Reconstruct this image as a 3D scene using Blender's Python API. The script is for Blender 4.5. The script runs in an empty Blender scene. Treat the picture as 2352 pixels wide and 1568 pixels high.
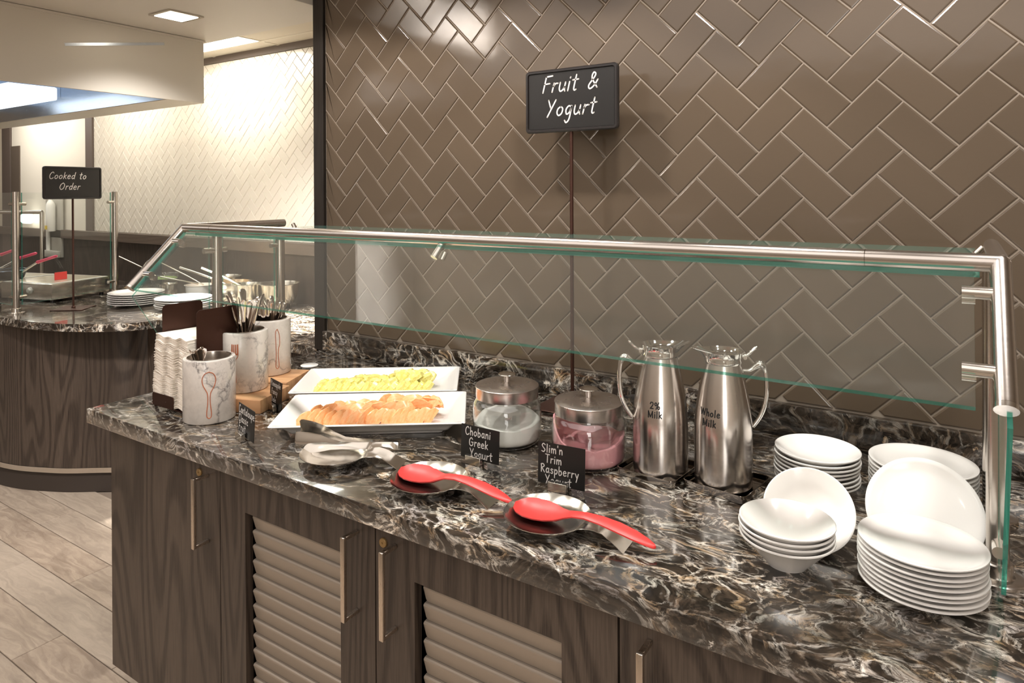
import bpy, bmesh, math, random
from mathutils import Vector, Matrix, noise
random.seed(7)
C = bpy.context.scene.collection
PI = math.pi
SC = bpy.context.scene
# ------------------------------------------------------------------ camera
YAW, PITCH, ROLL = .582, .0038, .0045
cy, sy, cp, sp, cr, sr = math.cos(YAW), math.sin(YAW), math.cos(PITCH), math.sin(PITCH), math.cos(ROLL), math.sin(ROLL)
fwd = Vector((-sy*cp, cy*cp, -sp)); right = Vector((cy, sy, 0)); down = fwd.cross(right)
r2 = cr*right + sr*down; d2 = -sr*right + cr*down
cam = bpy.data.cameras.new('camera'); co = bpy.data.objects.new('camera', cam); C.objects.link(co)
co.matrix_world = Matrix(((r2.x, -d2.x, -fwd.x, .8157), (r2.y, -d2.y, -fwd.y, -1.8154), (r2.z, -d2.z, -fwd.z, 1.4722), (0, 0, 0, 1)))
cam.sensor_width = 36; cam.lens = 1577/2352*36; cam.shift_y = (445.74-784)/2352; cam.clip_start = .05
SC.camera = co
# ------------------------------------------------------------------ world, exposure
SC.view_settings.view_transform = 'Standard'; SC.view_settings.look = 'None'
SC.view_settings.exposure = 0.0; SC.view_settings.gamma = 1; SC.view_settings.use_curve_mapping = False
W = bpy.data.worlds.new('world'); SC.world = W; W.use_nodes = True
W.node_tree.nodes['Background'].inputs[0].default_value = (1, .92, .83, 1)
W.node_tree.nodes['Background'].inputs[1].default_value = .35
try:
    SC.cycles.use_denoising = True; SC.cycles.max_bounces = 10; SC.cycles.transparent_max_bounces = 24
    SC.cycles.caustics_reflective = False; SC.cycles.caustics_refractive = False
    SC.cycles.sample_clamp_indirect = 6
except Exception: pass
WARM = (1, .95, .92)
def spot(x, y, z, watt, half=57, blend=.14, r=.06, col=WARM, tx=0, ty=0, name='spot'):
    l = bpy.data.lights.new(name, 'SPOT'); l.energy = watt; l.color = col; l.spot_size = math.radians(2*half); l.spot_blend = blend; l.shadow_soft_size = r
    o = bpy.data.objects.new(name, l); C.objects.link(o); o.location = (x, y, z)
    o.rotation_euler = Vector((tx, ty, -1)).to_track_quat('-Z', 'Y').to_euler(); return o
def area(x, y, z, sx, sz, watt, col=WARM, rot=(0, 0, 0), name='panel'):
    l = bpy.data.lights.new(name, 'AREA'); l.shape = 'RECTANGLE'; l.size = sx; l.size_y = sz; l.energy = watt; l.color = col
    o = bpy.data.objects.new(name, l); C.objects.link(o); o.location = (x, y, z); o.rotation_euler = rot; return o
CAN = [(-1.16, -.67), (-.45, -.67), (.31, -.67), (1.08, -.67)]          # row of recessed cans over the buffet
for x, y in CAN: spot(x, y, 2.545, 62)
for x, y in [(-1.6, -2.2), (.2, -2.4), (2.0, -2.2)]: spot(x, y, 2.545, 16, 62, .6, .08)
area(.2, -3.1, 2.55, 6.4, 3.4, 95); area(-5.2, -2.2, 2.55, 3.0, 4.0, 60)  # broad overhead fill added for the room, no fixtures modelled
spot(-1.877, -.218, 2.17, 24, 65, .5)                                    # can in the low soffit
area(-2.7, .26, 2.285, .6, .6, 13, (1, .95, .86))                        # troffer over the back counter
area(-3.9, .25, 2.285, .6, .5, 14, (1, .95, .86))
spot(-2.15, .36, 2.28, 2, 70, .5, .04, (1, .94, .84), 0, .25)
spot(-.95, -1.25, 2.45, 270, 34, .6, .08, WARM, -1.25, .85)  # added spot aimed at the hood to brighten its face
for x, y in [(-2.40, .36), (-1.85, .36)]: spot(x, y, 2.28, 1500, 15, .6, .05, (1, .96, .90), 0, -.02)  # spots added to brighten the back counter top
for x, y in [(-3.00, .04), (-3.45, -.02)]: spot(x, y, 2.12, 1500, 14, .6, .05, (1, .96, .92), 0, .12)  # two more added spots, for the left part of that counter
area(-5.2, .30, 2.28, .9, .25, 14, (1, .96, .9))  # added to brighten the cream wall panel at the far left
area(-2.95, -.38, 2.13, .9, .45, 4, (.72, .84, 1))                      # lamp inside the hood

# ------------------------------------------------------------------ node helpers
def mat(name):
    m = bpy.data.materials.new(name); m.use_nodes = True; nt = m.node_tree
    return m, nt, nt.nodes['Principled BSDF']
def S(b, **k):
    for a, v in k.items():
        a = {'col': 'Base Color', 'rough': 'Roughness', 'metal': 'Metallic', 'coat': 'Coat Weight', 'ior': 'IOR', 'spec': 'Specular IOR Level', 'sss': 'Subsurface Weight', 'trans': 'Transmission Weight', 'aniso': 'Anisotropic', 'coatr': 'Coat Roughness'}.get(a, a)
        b.inputs[a].default_value = (*v, 1) if isinstance(v, tuple) and len(v) == 3 else v
def plain(name, col, rough=.5, metal=0, **k):
    m, nt, b = mat(name); S(b, col=col, rough=rough, metal=metal, **k); return m
class N:
    def __init__(s, nt): s.nt = nt; s.tc = nt.nodes.new('ShaderNodeTexCoord'); s.L = nt.links
    def link(s, a, b): s.L.new(a, b)
    def mp(s, out, scale=(1, 1, 1), rot=(0, 0, 0), loc=(0, 0, 0)):
        n = s.nt.nodes.new('ShaderNodeMapping'); n.inputs['Scale'].default_value = scale; n.inputs['Rotation'].default_value = rot; n.inputs['Location'].default_value = loc
        s.L.new(out, n.inputs[0]); return n.outputs[0]
    def noise(s, v, scale, det=4, rough=.55, dist=0, out='Fac'):
        n = s.nt.nodes.new('ShaderNodeTexNoise'); n.inputs['Scale'].default_value = scale; n.inputs['Detail'].default_value = det; n.inputs['Roughness'].default_value = rough; n.inputs['Distortion'].default_value = dist
        s.L.new(v, n.inputs['Vector']); return n.outputs[out]
    def vor(s, v, scale, feat='DISTANCE_TO_EDGE', out='Distance', rnd=1):
        n = s.nt.nodes.new('ShaderNodeTexVoronoi'); n.feature = feat; n.inputs['Scale'].default_value = scale; n.inputs['Randomness'].default_value = rnd; s.L.new(v, n.inputs['Vector']); return n.outputs[out]
    def wave(s, v, scale, dist, det=2, dscale=1, typ='BANDS', dr='X', prof='SIN'):
        n = s.nt.nodes.new('ShaderNodeTexWave'); n.wave_type = typ; n.wave_profile = prof
        if typ == 'BANDS': n.bands_direction = dr
        else: n.rings_direction = dr
        n.inputs['Scale'].default_value = scale; n.inputs['Distortion'].default_value = dist; n.inputs['Detail'].default_value = det; n.inputs['Detail Scale'].default_value = dscale
        s.L.new(v, n.inputs['Vector']); return n.outputs['Fac']
    def ramp(s, f, pts, interp='LINEAR'):
        n = s.nt.nodes.new('ShaderNodeValToRGB'); r = n.color_ramp; r.interpolation = interp
        while len(r.elements) < len(pts): r.elements.new(.5)
        for e, (p, c) in zip(r.elements, pts): e.position = p; e.color = (c, c, c, 1) if not isinstance(c, tuple) else (*c, 1)
        s.L.new(f, n.inputs[0]); return n.outputs[0]
    def mix(s, f, a, b, mode='MIX'):
        n = s.nt.nodes.new('ShaderNodeMix'); n.data_type = 'RGBA'; n.blend_type = mode
        for i, v in ((0, f), (6, a), (7, b)):
            if isinstance(v, (int, float)): n.inputs[i].default_value = v
            elif isinstance(v, tuple): n.inputs[i].default_value = (*v, 1)
            else: s.L.new(v, n.inputs[i])
        return n.outputs[2]
    def math(s, op, a, b=0, clamp=False):
        n = s.nt.nodes.new('ShaderNodeMath'); n.operation = op; n.use_clamp = clamp
        for i, v in ((0, a), (1, b)):
            if isinstance(v, (int, float)): n.inputs[i].default_value = v
            else: s.L.new(v, n.inputs[i])
        return n.outputs[0]
    def vadd(s, a, f, amt):
        n = s.nt.nodes.new('ShaderNodeVectorMath'); n.operation = 'SCALE'; s.L.new(f, n.inputs[0]); n.inputs['Scale'].default_value = amt
        m = s.nt.nodes.new('ShaderNodeVectorMath'); m.operation = 'ADD'; s.L.new(a, m.inputs[0]); s.L.new(n.outputs[0], m.inputs[1]); return m.outputs[0]
    def bump(s, b, h, strength=.2, dist=.001):
        n = s.nt.nodes.new('ShaderNodeBump'); n.inputs['Strength'].default_value = strength; n.inputs['Distance'].default_value = dist
        s.L.new(h, n.inputs['Height']); s.L.new(n.outputs[0], b.inputs['Normal'])
def world_vec(n):
    g = n.nt.nodes.new('ShaderNodeNewGeometry'); return g.outputs['Position']
# ---- granite
def granite(name, dark=1.0, edge=False):
    m, nt, b = mat(name); n = N(nt); v = world_vec(n)
    v1 = n.mp(v, (1, 1.5, 1.25), (0, 0, .5))
    w = n.noise(v1, 4.2, 3, .5, 0, 'Color'); vw = n.vadd(v1, w, .30)
    w2 = n.noise(vw, 16, 5, .62, 0, 'Color'); vw2 = n.vadd(vw, w2, .040)
    w3 = n.noise(vw2, 70, 3, .6, 0, 'Color'); vw3 = n.vadd(vw2, w3, .017)
    big = n.noise(vw, 3.2, 4, .55, .5)
    m1 = n.ramp(big, [(.40, .06), (.52, .5), (.63, 1)])
    m2 = n.ramp(n.noise(vw, 7, 4, .6, .8), [(.50, 0), (.62, 1)])
    e1 = n.vor(vw3, 9); e2 = n.vor(vw3, 21); e3 = n.vor(n.mp(vw3, (1, 1, 1), (0, 0, 1.1), (3, 2, 1)), 44)
    k1 = n.ramp(e1, [(0, 1), (.022, .75), (.060, 0)]); k2 = n.ramp(e2, [(0, 1), (.035, .65), (.10, 0)]); k3 = n.ramp(e3, [(0, 1), (.05, .6), (.13, 0)])
    veins = n.math('MAXIMUM', n.math('MULTIPLY', k1, n.math('ADD', m1, .15, True)), n.math('MULTIPLY', k2, m1))
    veins = n.math('MAXIMUM', veins, n.math('MULTIPLY', k3, n.math('MULTIPLY', m2, m1)))
    patch = n.ramp(n.noise(vw3, 6.5, 8, .68, .6), [(.595, 0), (.635, 1)])
    tot = n.math('MAXIMUM', veins, patch)
    fine = n.noise(vw3, 75, 7, .78)
    tot = n.math('MULTIPLY', tot, n.ramp(fine, [(.43, .03), (.545, 1)]), True)
    base = n.mix(n.ramp(n.noise(vw2, 48, 6, .72), [(.44, 0), (.66, 1)]), (.009, .0072, .0055), (.060, .043, .030))
    base = n.mix(n.ramp(n.noise(vw3, 19, 6, .7), [(.58, 0), (.70, .5)]), base, (.15, .10, .065))
    pale = n.mix(n.ramp(n.noise(vw2, 30, 4, .6), [(.38, 0), (.56, 1)]), (.50, .33, .18), (.94, .87, .76))
    pale = n.mix(n.ramp(n.noise(vw, 14, 3, .5), [(.54, 0), (.64, .75)]), pale, (.50, .46, .45))
    col = n.mix(tot, base, pale)
    n.link(col, b.inputs['Base Color']); S(b, rough=.14, coat=.6, coatr=.03, spec=.5, ior=1.5); b.inputs['Coat IOR'].default_value = 1.72
    return m
M = {}
M['granite'] = granite('dark_granite')
# ---- woods
def wood(name, c1, c2, rough=.42, vert=True, scale=1.0, bumpy=.15):
    m, nt, b = mat(name); n = N(nt); v = world_vec(n)
    s = (1, 1, .10) if vert else (.10, 1, 1)
    vv = n.mp(v, s)
    w = n.noise(vv, 5*scale, 3, .5, 0, 'Color'); vd = n.vadd(vv, w, .16)
    hgt = n.noise(n.mp(v, (1, 1, .13) if vert else (.13, 1, 1)), 4.6*scale, 1.5, .45, 0)
    rings = n.math('ADD', n.math('MULTIPLY', n.math('SINE', n.math('MULTIPLY', hgt, 150)), .5), .5)
    g = n.ramp(rings, [(.12, 0), (.62, 1)])
    fine = n.noise(n.mp(v, (160, 160, 5) if vert else (5, 160, 160)), 2.2*scale, 4, .65)
    f = n.math('MULTIPLY', n.math('ADD', n.math('MULTIPLY', g, .52), n.math('MULTIPLY', n.ramp(fine, [(.35, 0), (.62, 1)]), .5)), n.ramp(n.noise(vv, 3, 2, .5), [(.3, .6), (.7, 1.1)]), True)
    n.link(n.mix(f, c1, c2), b.inputs['Base Color']); S(b, rough=rough, spec=.4); n.bump(b, fine, bumpy, .0006)
    return m
M['oak'] = wood('dark_stained_oak', (.026, .018, .0135), (.094, .069, .052))
M['oak_kick'] = plain('kick_board', (.035, .025, .019), .6)
M['ledge'] = wood('ledge_laminate', (.085, .062, .047), (.14, .108, .084), .5, False, .8)
M['panel_wood'] = wood('back_panel_wood', (.030, .021, .015), (.060, .044, .033), .5)
def light_wood():
    m, nt, b = mat('maple_block'); n = N(nt); v = n.tc.outputs['Object']
    vv = n.mp(v, (2, 16, 16)); f = n.noise(vv, 3, 4, .6, .4)
    st = n.noise(n.mp(v, (.01, 28, .01)), 1.6, 0, .5)
    c = n.mix(f, (.50, .25, .115), (.70, .42, .22)); c = n.mix(n.ramp(st, [(.45, 0), (.5, .5)], 'CONSTANT'), c, (.42, .20, .09))
    n.link(c, b.inputs['Base Color']); S(b, rough=.45); return m
M['maple'] = light_wood()
def floor_wood():
    m, nt, b = mat('plank_tile'); n = N(nt); v = world_vec(n)
    oi = nt.nodes.new('ShaderNodeObjectInfo'); rnd = oi.outputs['Random']
    cmb = nt.nodes.new('ShaderNodeCombineXYZ'); n.link(n.math('MULTIPLY', rnd, 37), cmb.inputs[0]); n.link(n.math('MULTIPLY', rnd, 11), cmb.inputs[1])
    va = nt.nodes.new('ShaderNodeVectorMath'); va.operation = 'ADD'; n.link(v, va.inputs[0]); n.link(cmb.outputs[0], va.inputs[1]); v = va.outputs[0]
    w = n.noise(n.mp(v, (1, 3, 1)), 3, 4, .6, 0, 'Color'); vd = n.vadd(v, w, .12)
    streak = n.noise(n.mp(vd, (1.6, 22, 1)), 2.6, 6, .62, .3); blot = n.noise(n.mp(vd, (1.5, 4, 1)), 3.2, 5, .6, .8)
    c = n.mix(n.ramp(streak, [(.30, 0), (.70, 1)]), (.27, .20, .145), (.50, .40, .305))
    c = n.mix(n.ramp(blot, [(.50, 0), (.68, .6)]), c, (.20, .145, .105))
    c = n.mix(n.math('MULTIPLY', rnd, .35), c, (.50, .44, .36))
    n.link(c, b.inputs['Base Color']); S(b, rough=.48); n.bump(b, streak, .15, .001); return m
M['plank'] = floor_wood()
def marble():
    m, nt, b = mat('veined_marble'); n = N(nt); v = n.tc.outputs['Object']
    oi = nt.nodes.new('ShaderNodeObjectInfo')
    cmb = nt.nodes.new('ShaderNodeCombineXYZ')
    for i, k in enumerate((7.3, 3.1, 5.7)): n.link(n.math('MULTIPLY', oi.outputs['Random'], k), cmb.inputs[i])
    va = nt.nodes.new('ShaderNodeVectorMath'); va.operation = 'ADD'; n.link(v, va.inputs[0]); n.link(cmb.outputs[0], va.inputs[1]); v = va.outputs[0]
    w = n.noise(v, 11, 4, .6, 0, 'Color'); vd = n.vadd(n.mp(v, (1, 1, .5), (.3, .2, 0)), w, .22)
    e = n.vor(vd, 9); e2 = n.vor(vd, 24)
    k = n.math('MAXIMUM', n.ramp(e, [(0, .95), (.02, .45), (.09, 0)]), n.math('MULTIPLY', n.ramp(e2, [(0, .4), (.05, 0)]), n.ramp(n.noise(vd, 12, 2, .5), [(.5, 0), (.62, 1)])))
    k = n.math('MULTIPLY', k, n.ramp(n.noise(vd, 8, 3, .5), [(.36, .1), (.6, 1)]))
    cloud = n.ramp(n.noise(vd, 10, 4, .6), [(.42, 0), (.72, .5)])
    c = n.mix(cloud, (.74, .68, .62), (.42, .37, .34)); c = n.mix(k, c, (.17, .15, .145))
    n.link(c, b.inputs['Base Color']); S(b, rough=.22, coat=.2, sss=.0); return m
M['marble'] = marble()
def brushed(name, col, rough, sc=(1, 1, 60), st=.06, aniso=0.0):
    m, nt, b = mat(name); n = N(nt); f = n.noise(n.mp(n.tc.outputs['Object'], sc), 12, 3, .6)
    S(b, col=col, metal=1, rough=rough, aniso=aniso)
    r = n.ramp(f, [(.3, max(.02, rough-.02)), (.7, rough+.025)]); n.link(r, b.inputs['Roughness']); n.bump(b, f, st, .0003); return m
M['steel'] = brushed('brushed_steel', (.60, .55, .50), .22)
M['steel_pot'] = brushed('brushed_pitcher_steel', (.68, .63, .59), .20, (1, 1, 60), .0)
M['steel_lid'] = brushed('lid_steel', (.66, .60, .56), .27, (1, 1, 1), .0)
M['steel_bright'] = brushed('satin_steel', (.74, .70, .64), .17, (8, 8, 8), .02)
M['hood'] = brushed('hood_steel', (.76, .71, .62), .5, (.6, 1, 90), .01); M['hood'].node_tree.nodes['Principled BSDF'].inputs['Metallic'].default_value = .3
M['louver'] = plain('champagne_aluminium', (.34, .285, .23), .36, .4)
M['handle'] = brushed('nickel_pull', (.66, .57, .48), .28, (40, 40, 2), .0)
M['chrome'] = plain('chrome', (.82, .80, .77), .05, 1)
M['dark_chrome'] = plain('dark_mirror_steel', (.30, .27, .24), .07, 1)
M['steel_in'] = brushed('hood_interior', (.72, .78, .86), .25, (1, 1, 20), .05)
M['bowl_steel'] = brushed('bowl_steel', (.70, .65, .56), .2, (10, 10, 40), .1)
M['cutlery'] = plain('polished_cutlery', (.66, .58, .52), .10, 1)
def china():
    m, nt, b = mat('white_china'); S(b, col=(.87, .84, .80), rough=.16, coat=.4, coatr=.05); return m
M['china'] = china()
M['napkin'] = plain('paper_napkin', (.86, .78, .68), .9)
M['yogurt'] = plain('plain_yogurt', (.95, .94, .88), .35, sss=.0)
M['pink'] = plain('raspberry_yogurt', (.92, .43, .46), .32)
M['red'] = plain('red_silicone', (.86, .055, .05), .38)
M['pinkred'] = plain('pink_handle', (.75, .06, .14), .4)
def bronze():
    m, nt, b = mat('textured_bronze'); n = N(nt); f = n.noise(n.tc.outputs['Object'], 900, 2, .5)
    S(b, col=(.062, .026, .017), rough=.40, metal=.6); n.bump(b, f, .5, .0004); return m
M['bronze'] = bronze()
M['black'] = plain('blackboard', (.010, .009, .008), .38)
M['black_frame'] = plain('black_sign_frame', (.016, .013, .012), .32)
M['chalk'] = plain('white_marker', (.80, .76, .72), .8)
M['ink'] = plain('black_vinyl', (.006, .006, .006), .5)
M['copper'] = plain('copper_line', (.45, .13, .055), .4)
M['brass'] = plain('dull_brass', (.35, .23, .10), .4, .7)
M['trim'] = wood('near_black_wood', (.012, .009, .007), (.022, .017, .013), .45)
M['grout'] = plain('taupe_grout', (.28, .23, .18), .8)
M['grout_cream'] = plain('cream_grout', (.70, .62, .50), .8)
M['cream'] = plain('cream_paint', (.76, .71, .61), .7)
M['soffit'] = brushed('brushed_soffit', (.68, .635, .57), .5, (3, 40, 1), .02); M['soffit'].node_tree.nodes['Principled BSDF'].inputs['Metallic'].default_value = .1
M['ceiling'] = plain('ceiling_tile', (.72, .66, .56), .9)
M['room'] = plain('room_paint', (.55, .49, .42), .8)
M['room_dark'] = plain('room_dark', (.10, .075, .055), .7)
M['strip'] = plain('brown_trim', (.11, .083, .068), .6)
M['grey_plastic'] = plain('grey_plate', (.45, .43, .38), .5)
M['white_plastic'] = plain('white_plastic', (.85, .83, .78), .4)
M['yellow'] = plain('yellow_mark', (.75, .55, .05), .5)
M['blue_rim'] = plain('blue_steel_rim', (.35, .45, .60), .2, .8)
M['egg'] = plain('peach_food', (.78, .48, .25), .5); M['green'] = plain('green_herbs', (.25, .35, .10), .7)
def emis(name, col, st):
    m, nt, b = mat(name); S(b, col=(0, 0, 0)); b.inputs['Emission Color'].default_value = (*col, 1); b.inputs['Emission Strength'].default_value = st; return m
M['lamp'] = emis('lamp_face', (1, .9, .74), 9); M['troffer'] = emis('troffer_face', (1, .95, .84), 4.5); M['cool_lamp'] = emis('hood_lamp', (.85, .93, 1), 1.8)
M['fill_glow'] = emis('added_fill_glow', (1, .97, .92), 5.0)  # emission of the added fill panel behind the camera
M['red_led'] = emis('red_display', (1, .12, .08), 1.0)
def tile_mat(name, col, rough, var, coat=.6):
    m, nt, b = mat(name); n = N(nt); oi = nt.nodes.new('ShaderNodeObjectInfo'); v = n.tc.outputs['Object']
    f = n.noise(n.mp(v, (6, 1, 60)), 8, 3, .6); f2 = n.math('ADD', n.math('MULTIPLY', f, .4), n.math('MULTIPLY', oi.outputs['Random'], .6))
    c = n.mix(f2, tuple(x*(1-var) for x in col), tuple(x*(1+var) for x in col))
    n.link(c, b.inputs['Base Color']); S(b, rough=rough, coat=coat, coatr=.04)
    n.bump(b, n.noise(v, 14, 2, .5), .12, .004); return m
M['tile'] = tile_mat('taupe_glass_tile', (.106, .078, .053), .12, .08, 0.0)
M['tile_cream'] = tile_mat('cream_glazed_tile', (.74, .69, .60), .22, .03, .4)
def fruit(name, a, bcol, sc):
    m, nt, b = mat(name); n = N(nt); v = n.tc.outputs['Object']; f = n.noise(n.mp(v, (1, 1, 3)), sc, 4, .6)
    n.link(n.mix(n.ramp(f, [(.35, 0), (.65, 1)]), a, bcol), b.inputs['Base Color']); S(b, rough=.32, coat=.25, coatr=.15); b.inputs['Subsurface Weight'].default_value = .12; b.inputs['Subsurface Radius'].default_value = (.01, .006, .003)
    n.bump(b, n.noise(v, 260, 3, .6), .25, .001); return m
M['pine'] = fruit('pineapple_flesh', (.66, .57, .10), (.82, .76, .30), 90)
M['melon'] = fruit('cantaloupe_flesh', (.88, .36, .13), (.92, .52, .25), 70)
def glass(name, tint, refl=1.0, dirt=0.0):
    m = bpy.data.materials.new(name); m.use_nodes = True; nt = m.node_tree; nt.nodes.clear(); L = nt.links
    o = nt.nodes.new('ShaderNodeOutputMaterial'); t = nt.nodes.new('ShaderNodeBsdfTransparent'); t.inputs[0].default_value = (*tint, 1)
    g = nt.nodes.new('ShaderNodeBsdfGlossy'); g.inputs['Roughness'].default_value = .015; g.inputs[0].default_value = (1, 1, 1, 1)
    f = nt.nodes.new('ShaderNodeLayerWeight'); f.inputs[0].default_value = .5
    pw = nt.nodes.new('ShaderNodeMath'); pw.operation = 'POWER'; pw.inputs[1].default_value = 5; L.new(f.outputs['Facing'], pw.inputs[0])
    mu = nt.nodes.new('ShaderNodeMath'); mu.operation = 'MULTIPLY_ADD'; mu.inputs[1].default_value = .95*refl; mu.inputs[2].default_value = .042*refl; mu.use_clamp = True; L.new(pw.outputs[0], mu.inputs[0])
    ms = nt.nodes.new('ShaderNodeMixShader'); L.new(mu.outputs[0], ms.inputs[0]); L.new(t.outputs[0], ms.inputs[1]); L.new(g.outputs[0], ms.inputs[2])
    out = ms.outputs[0]
    if dirt:
        d = nt.nodes.new('ShaderNodeBsdfDiffuse'); d.inputs[0].default_value = (.8, .8, .75, 1); m2 = nt.nodes.new('ShaderNodeMixShader'); m2.inputs[0].default_value = dirt
        L.new(out, m2.inputs[1]); L.new(d.outputs[0], m2.inputs[2]); out = m2.outputs[0]
    L.new(out, o.inputs[0]); return m
M['glass'] = glass('clear_pane', (.975, .99, .98), 1.0, .015)
M['jarglass'] = glass('jar_glass', (.985, .988, .982), 1.5)
def edge_glass():
    m, nt, b = mat('green_glass_edge'); S(b, col=(.07, .38, .30), rough=.10, spec=.8)
    L = nt.links; t = nt.nodes.new('ShaderNodeBsdfTransparent'); t.inputs[0].default_value = (.40, .78, .68, 1); ms = nt.nodes.new('ShaderNodeMixShader'); ms.inputs[0].default_value = .5
    L.new(t.outputs[0], ms.inputs[1]); L.new(b.outputs[0], ms.inputs[2]); L.new(ms.outputs[0], nt.nodes['Material Output'].inputs[0]); return m
M['gedge'] = edge_glass()

# ------------------------------------------------------------------ mesh helpers
def finish(bm, name, mats, smooth=40):
    me = bpy.data.meshes.new(name); bmesh.ops.recalc_face_normals(bm, faces=bm.faces) if False else None
    bm.to_mesh(me); bm.free()
    for m in (mats if isinstance(mats, (list, tuple)) else [mats]): me.materials.append(M[m] if isinstance(m, str) else m)
    if smooth:
        me.shade_smooth()
        try: me.set_sharp_from_angle(angle=math.radians(smooth))
        except Exception: pass
    return me
def obj(name, bm, mats, parent=None, smooth=40, loc=None, rot=None):
    me = finish(bm, name, mats, smooth); o = bpy.data.objects.new(name, me); C.objects.link(o)
    if parent: o.parent = parent
    if loc is not None: o.location = loc
    if rot is not None: o.rotation_euler = rot
    return o
def link_mesh(name, me, parent=None, loc=(0, 0, 0), rot=(0, 0, 0)):
    o = bpy.data.objects.new(name, me); C.objects.link(o); o.parent = parent; o.location = loc; o.rotation_euler = rot; return o
def tag(o, label, cat, group=None, kind=None):
    o['label'] = label; o['category'] = cat
    if group: o['group'] = group
    if kind: o['kind'] = kind
    return o
def thing(name, label, cat, loc=(0, 0, 0), rz=0, group=None, rot=None):
    o = bpy.data.objects.new(name, None); o.empty_display_size = .05; C.objects.link(o); o.location = loc; o.rotation_euler = rot or (0, 0, rz)
    return tag(o, label, cat, group)
def struct(name, bm, m, smooth=0, parent=None):
    o = obj(name, bm, m, parent, smooth)
    if not parent: o['kind'] = 'structure'
    return o
def dup(o, parent=None, loc=None, rot=None, label=None, group=None):
    c = o.copy(); C.objects.link(c)
    if parent: c.parent = parent
    if loc is not None: c.location = loc
    if rot is not None: c.rotation_euler = rot
    if label: c['label'] = label
    if group: c['group'] = group
    for ch in list(o.children):
        d = ch.copy(); C.objects.link(d); d.parent = c
        for g in ch.children:
            e = g.copy(); C.objects.link(e); e.parent = d
    return c
def box(bm, x0, x1, y0, y1, z0, z1, bev=0, seg=2, mi=0, mtx=None):
    r = bmesh.ops.create_cube(bm, size=1)
    for v in r['verts']: v.co = Vector(((x0+x1)/2+v.co.x*(x1-x0), (y0+y1)/2+v.co.y*(y1-y0), (z0+z1)/2+v.co.z*(z1-z0)))
    fs = {f for v in r['verts'] for f in v.link_faces}
    vs = r['verts']
    if bev:
        b = bmesh.ops.bevel(bm, geom=list({e for f in fs for e in f.edges}), offset=bev, segments=seg, profile=.5, affect='EDGES'); fs = {f for f in set(b['faces']) | {f for f in fs if f.is_valid}}; vs = list({v for f in fs for v in f.verts})
    for f in fs: f.material_index = mi
    if mtx is not None: bmesh.ops.transform(bm, matrix=mtx, verts=list(vs))
    return bm
def BX(*a, **k): return box(bmesh.new(), *a, **k)
def grid_faces(bm, rings, closed=True, cap0=False, cap1=False, mi=0):
    V = [[bm.verts.new(p) for p in r] for r in rings]; n = len(V[0])
    for a, b in zip(V, V[1:]):
        for i in range(n if closed else n-1):
            j = (i+1) % n
            try: f = bm.faces.new((a[i], a[j], b[j], b[i])); f.material_index = mi
            except ValueError: pass
    if cap0: f = bm.faces.new(list(reversed(V[0]))); f.material_index = mi
    if cap1: f = bm.faces.new(V[-1]); f.material_index = mi
    return V
def lathe(bm, prof, seg=48, cap0=True, cap1=True, off=(0, 0, 0), mi=0):
    rings = [[(off[0]+r*math.cos(2*PI*i/seg), off[1]+r*math.sin(2*PI*i/seg), off[2]+z) for i in range(seg)] for r, z in prof]
    grid_faces(bm, rings, True, cap0, cap1, mi); return bm
def LA(prof, seg=48, cap0=True, cap1=True): return lathe(bmesh.new(), prof, seg, cap0, cap1)
def tube(bm, pts, r, seg=16, caps=True, flat=None, mi=0):
    P = [Vector(p) for p in pts]; rings = []; up = None
    for i, p in enumerate(P):
        d = ((P[i+1]-P[i]).normalized() if i < len(P)-1 else Vector((0, 0, 0))) + ((P[i]-P[i-1]).normalized() if i else Vector((0, 0, 0)))
        d.normalize()
        if up is None:
            up = Vector((0, 0, 1)) if abs(d.z) < .9 else Vector((0, 1, 0))
        s = d.cross(up); s.normalize(); u = s.cross(d); u.normalize(); up = u
        k = 1.0
        if 0 < i < len(P)-1:
            c = (P[i]-P[i-1]).normalized().dot(d); k = 1/max(c, .5)
        rr = r[i] if isinstance(r, (list, tuple)) else r
        fl = flat if flat else 1
        ring = []
        for j in range(seg):
            a = 2*PI*j/seg; ring.append(p + s*math.cos(a)*rr + u*math.sin(a)*rr*fl)
        if k > 1.001:
            q = ((P[i+1]-P[i]).normalized()-(P[i]-P[i-1]).normalized()).normalized()
            ring = [p+(c-p)+q*((c-p).dot(q)*(k-1)) for c in ring]
        rings.append(ring)
    grid_faces(bm, rings, True, caps, caps, mi); return bm
def TB(*a, **k): return tube(bmesh.new(), *a, **k)
def prism(bm, pts, z0, z1, mi=0, side=None):
    a = [bm.verts.new((x, y, z0)) for x, y in pts]; b = [bm.verts.new((x, y, z1)) for x, y in pts]
    f = bm.faces.new(list(reversed(a))); f.material_index = mi; f = bm.faces.new(b); f.material_index = mi
    for i in range(len(a)):
        j = (i+1) % len(a); f = bm.faces.new((a[i], a[j], b[j], b[i])); f.material_index = mi if side is None else side
    return bm
def rrect(hx, hy, r, n=5, cx=0, cy=0):
    out = []
    for sx, sy, a0 in ((1, 1, 0), (-1, 1, PI/2), (-1, -1, PI), (1, -1, 3*PI/2)):
        for i in range(n+1):
            a = a0+PI/2*i/n; out.append((cx+sx*(hx-r)+r*math.cos(a), cy+sy*(hy-r)+r*math.sin(a)))
    return out
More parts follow.
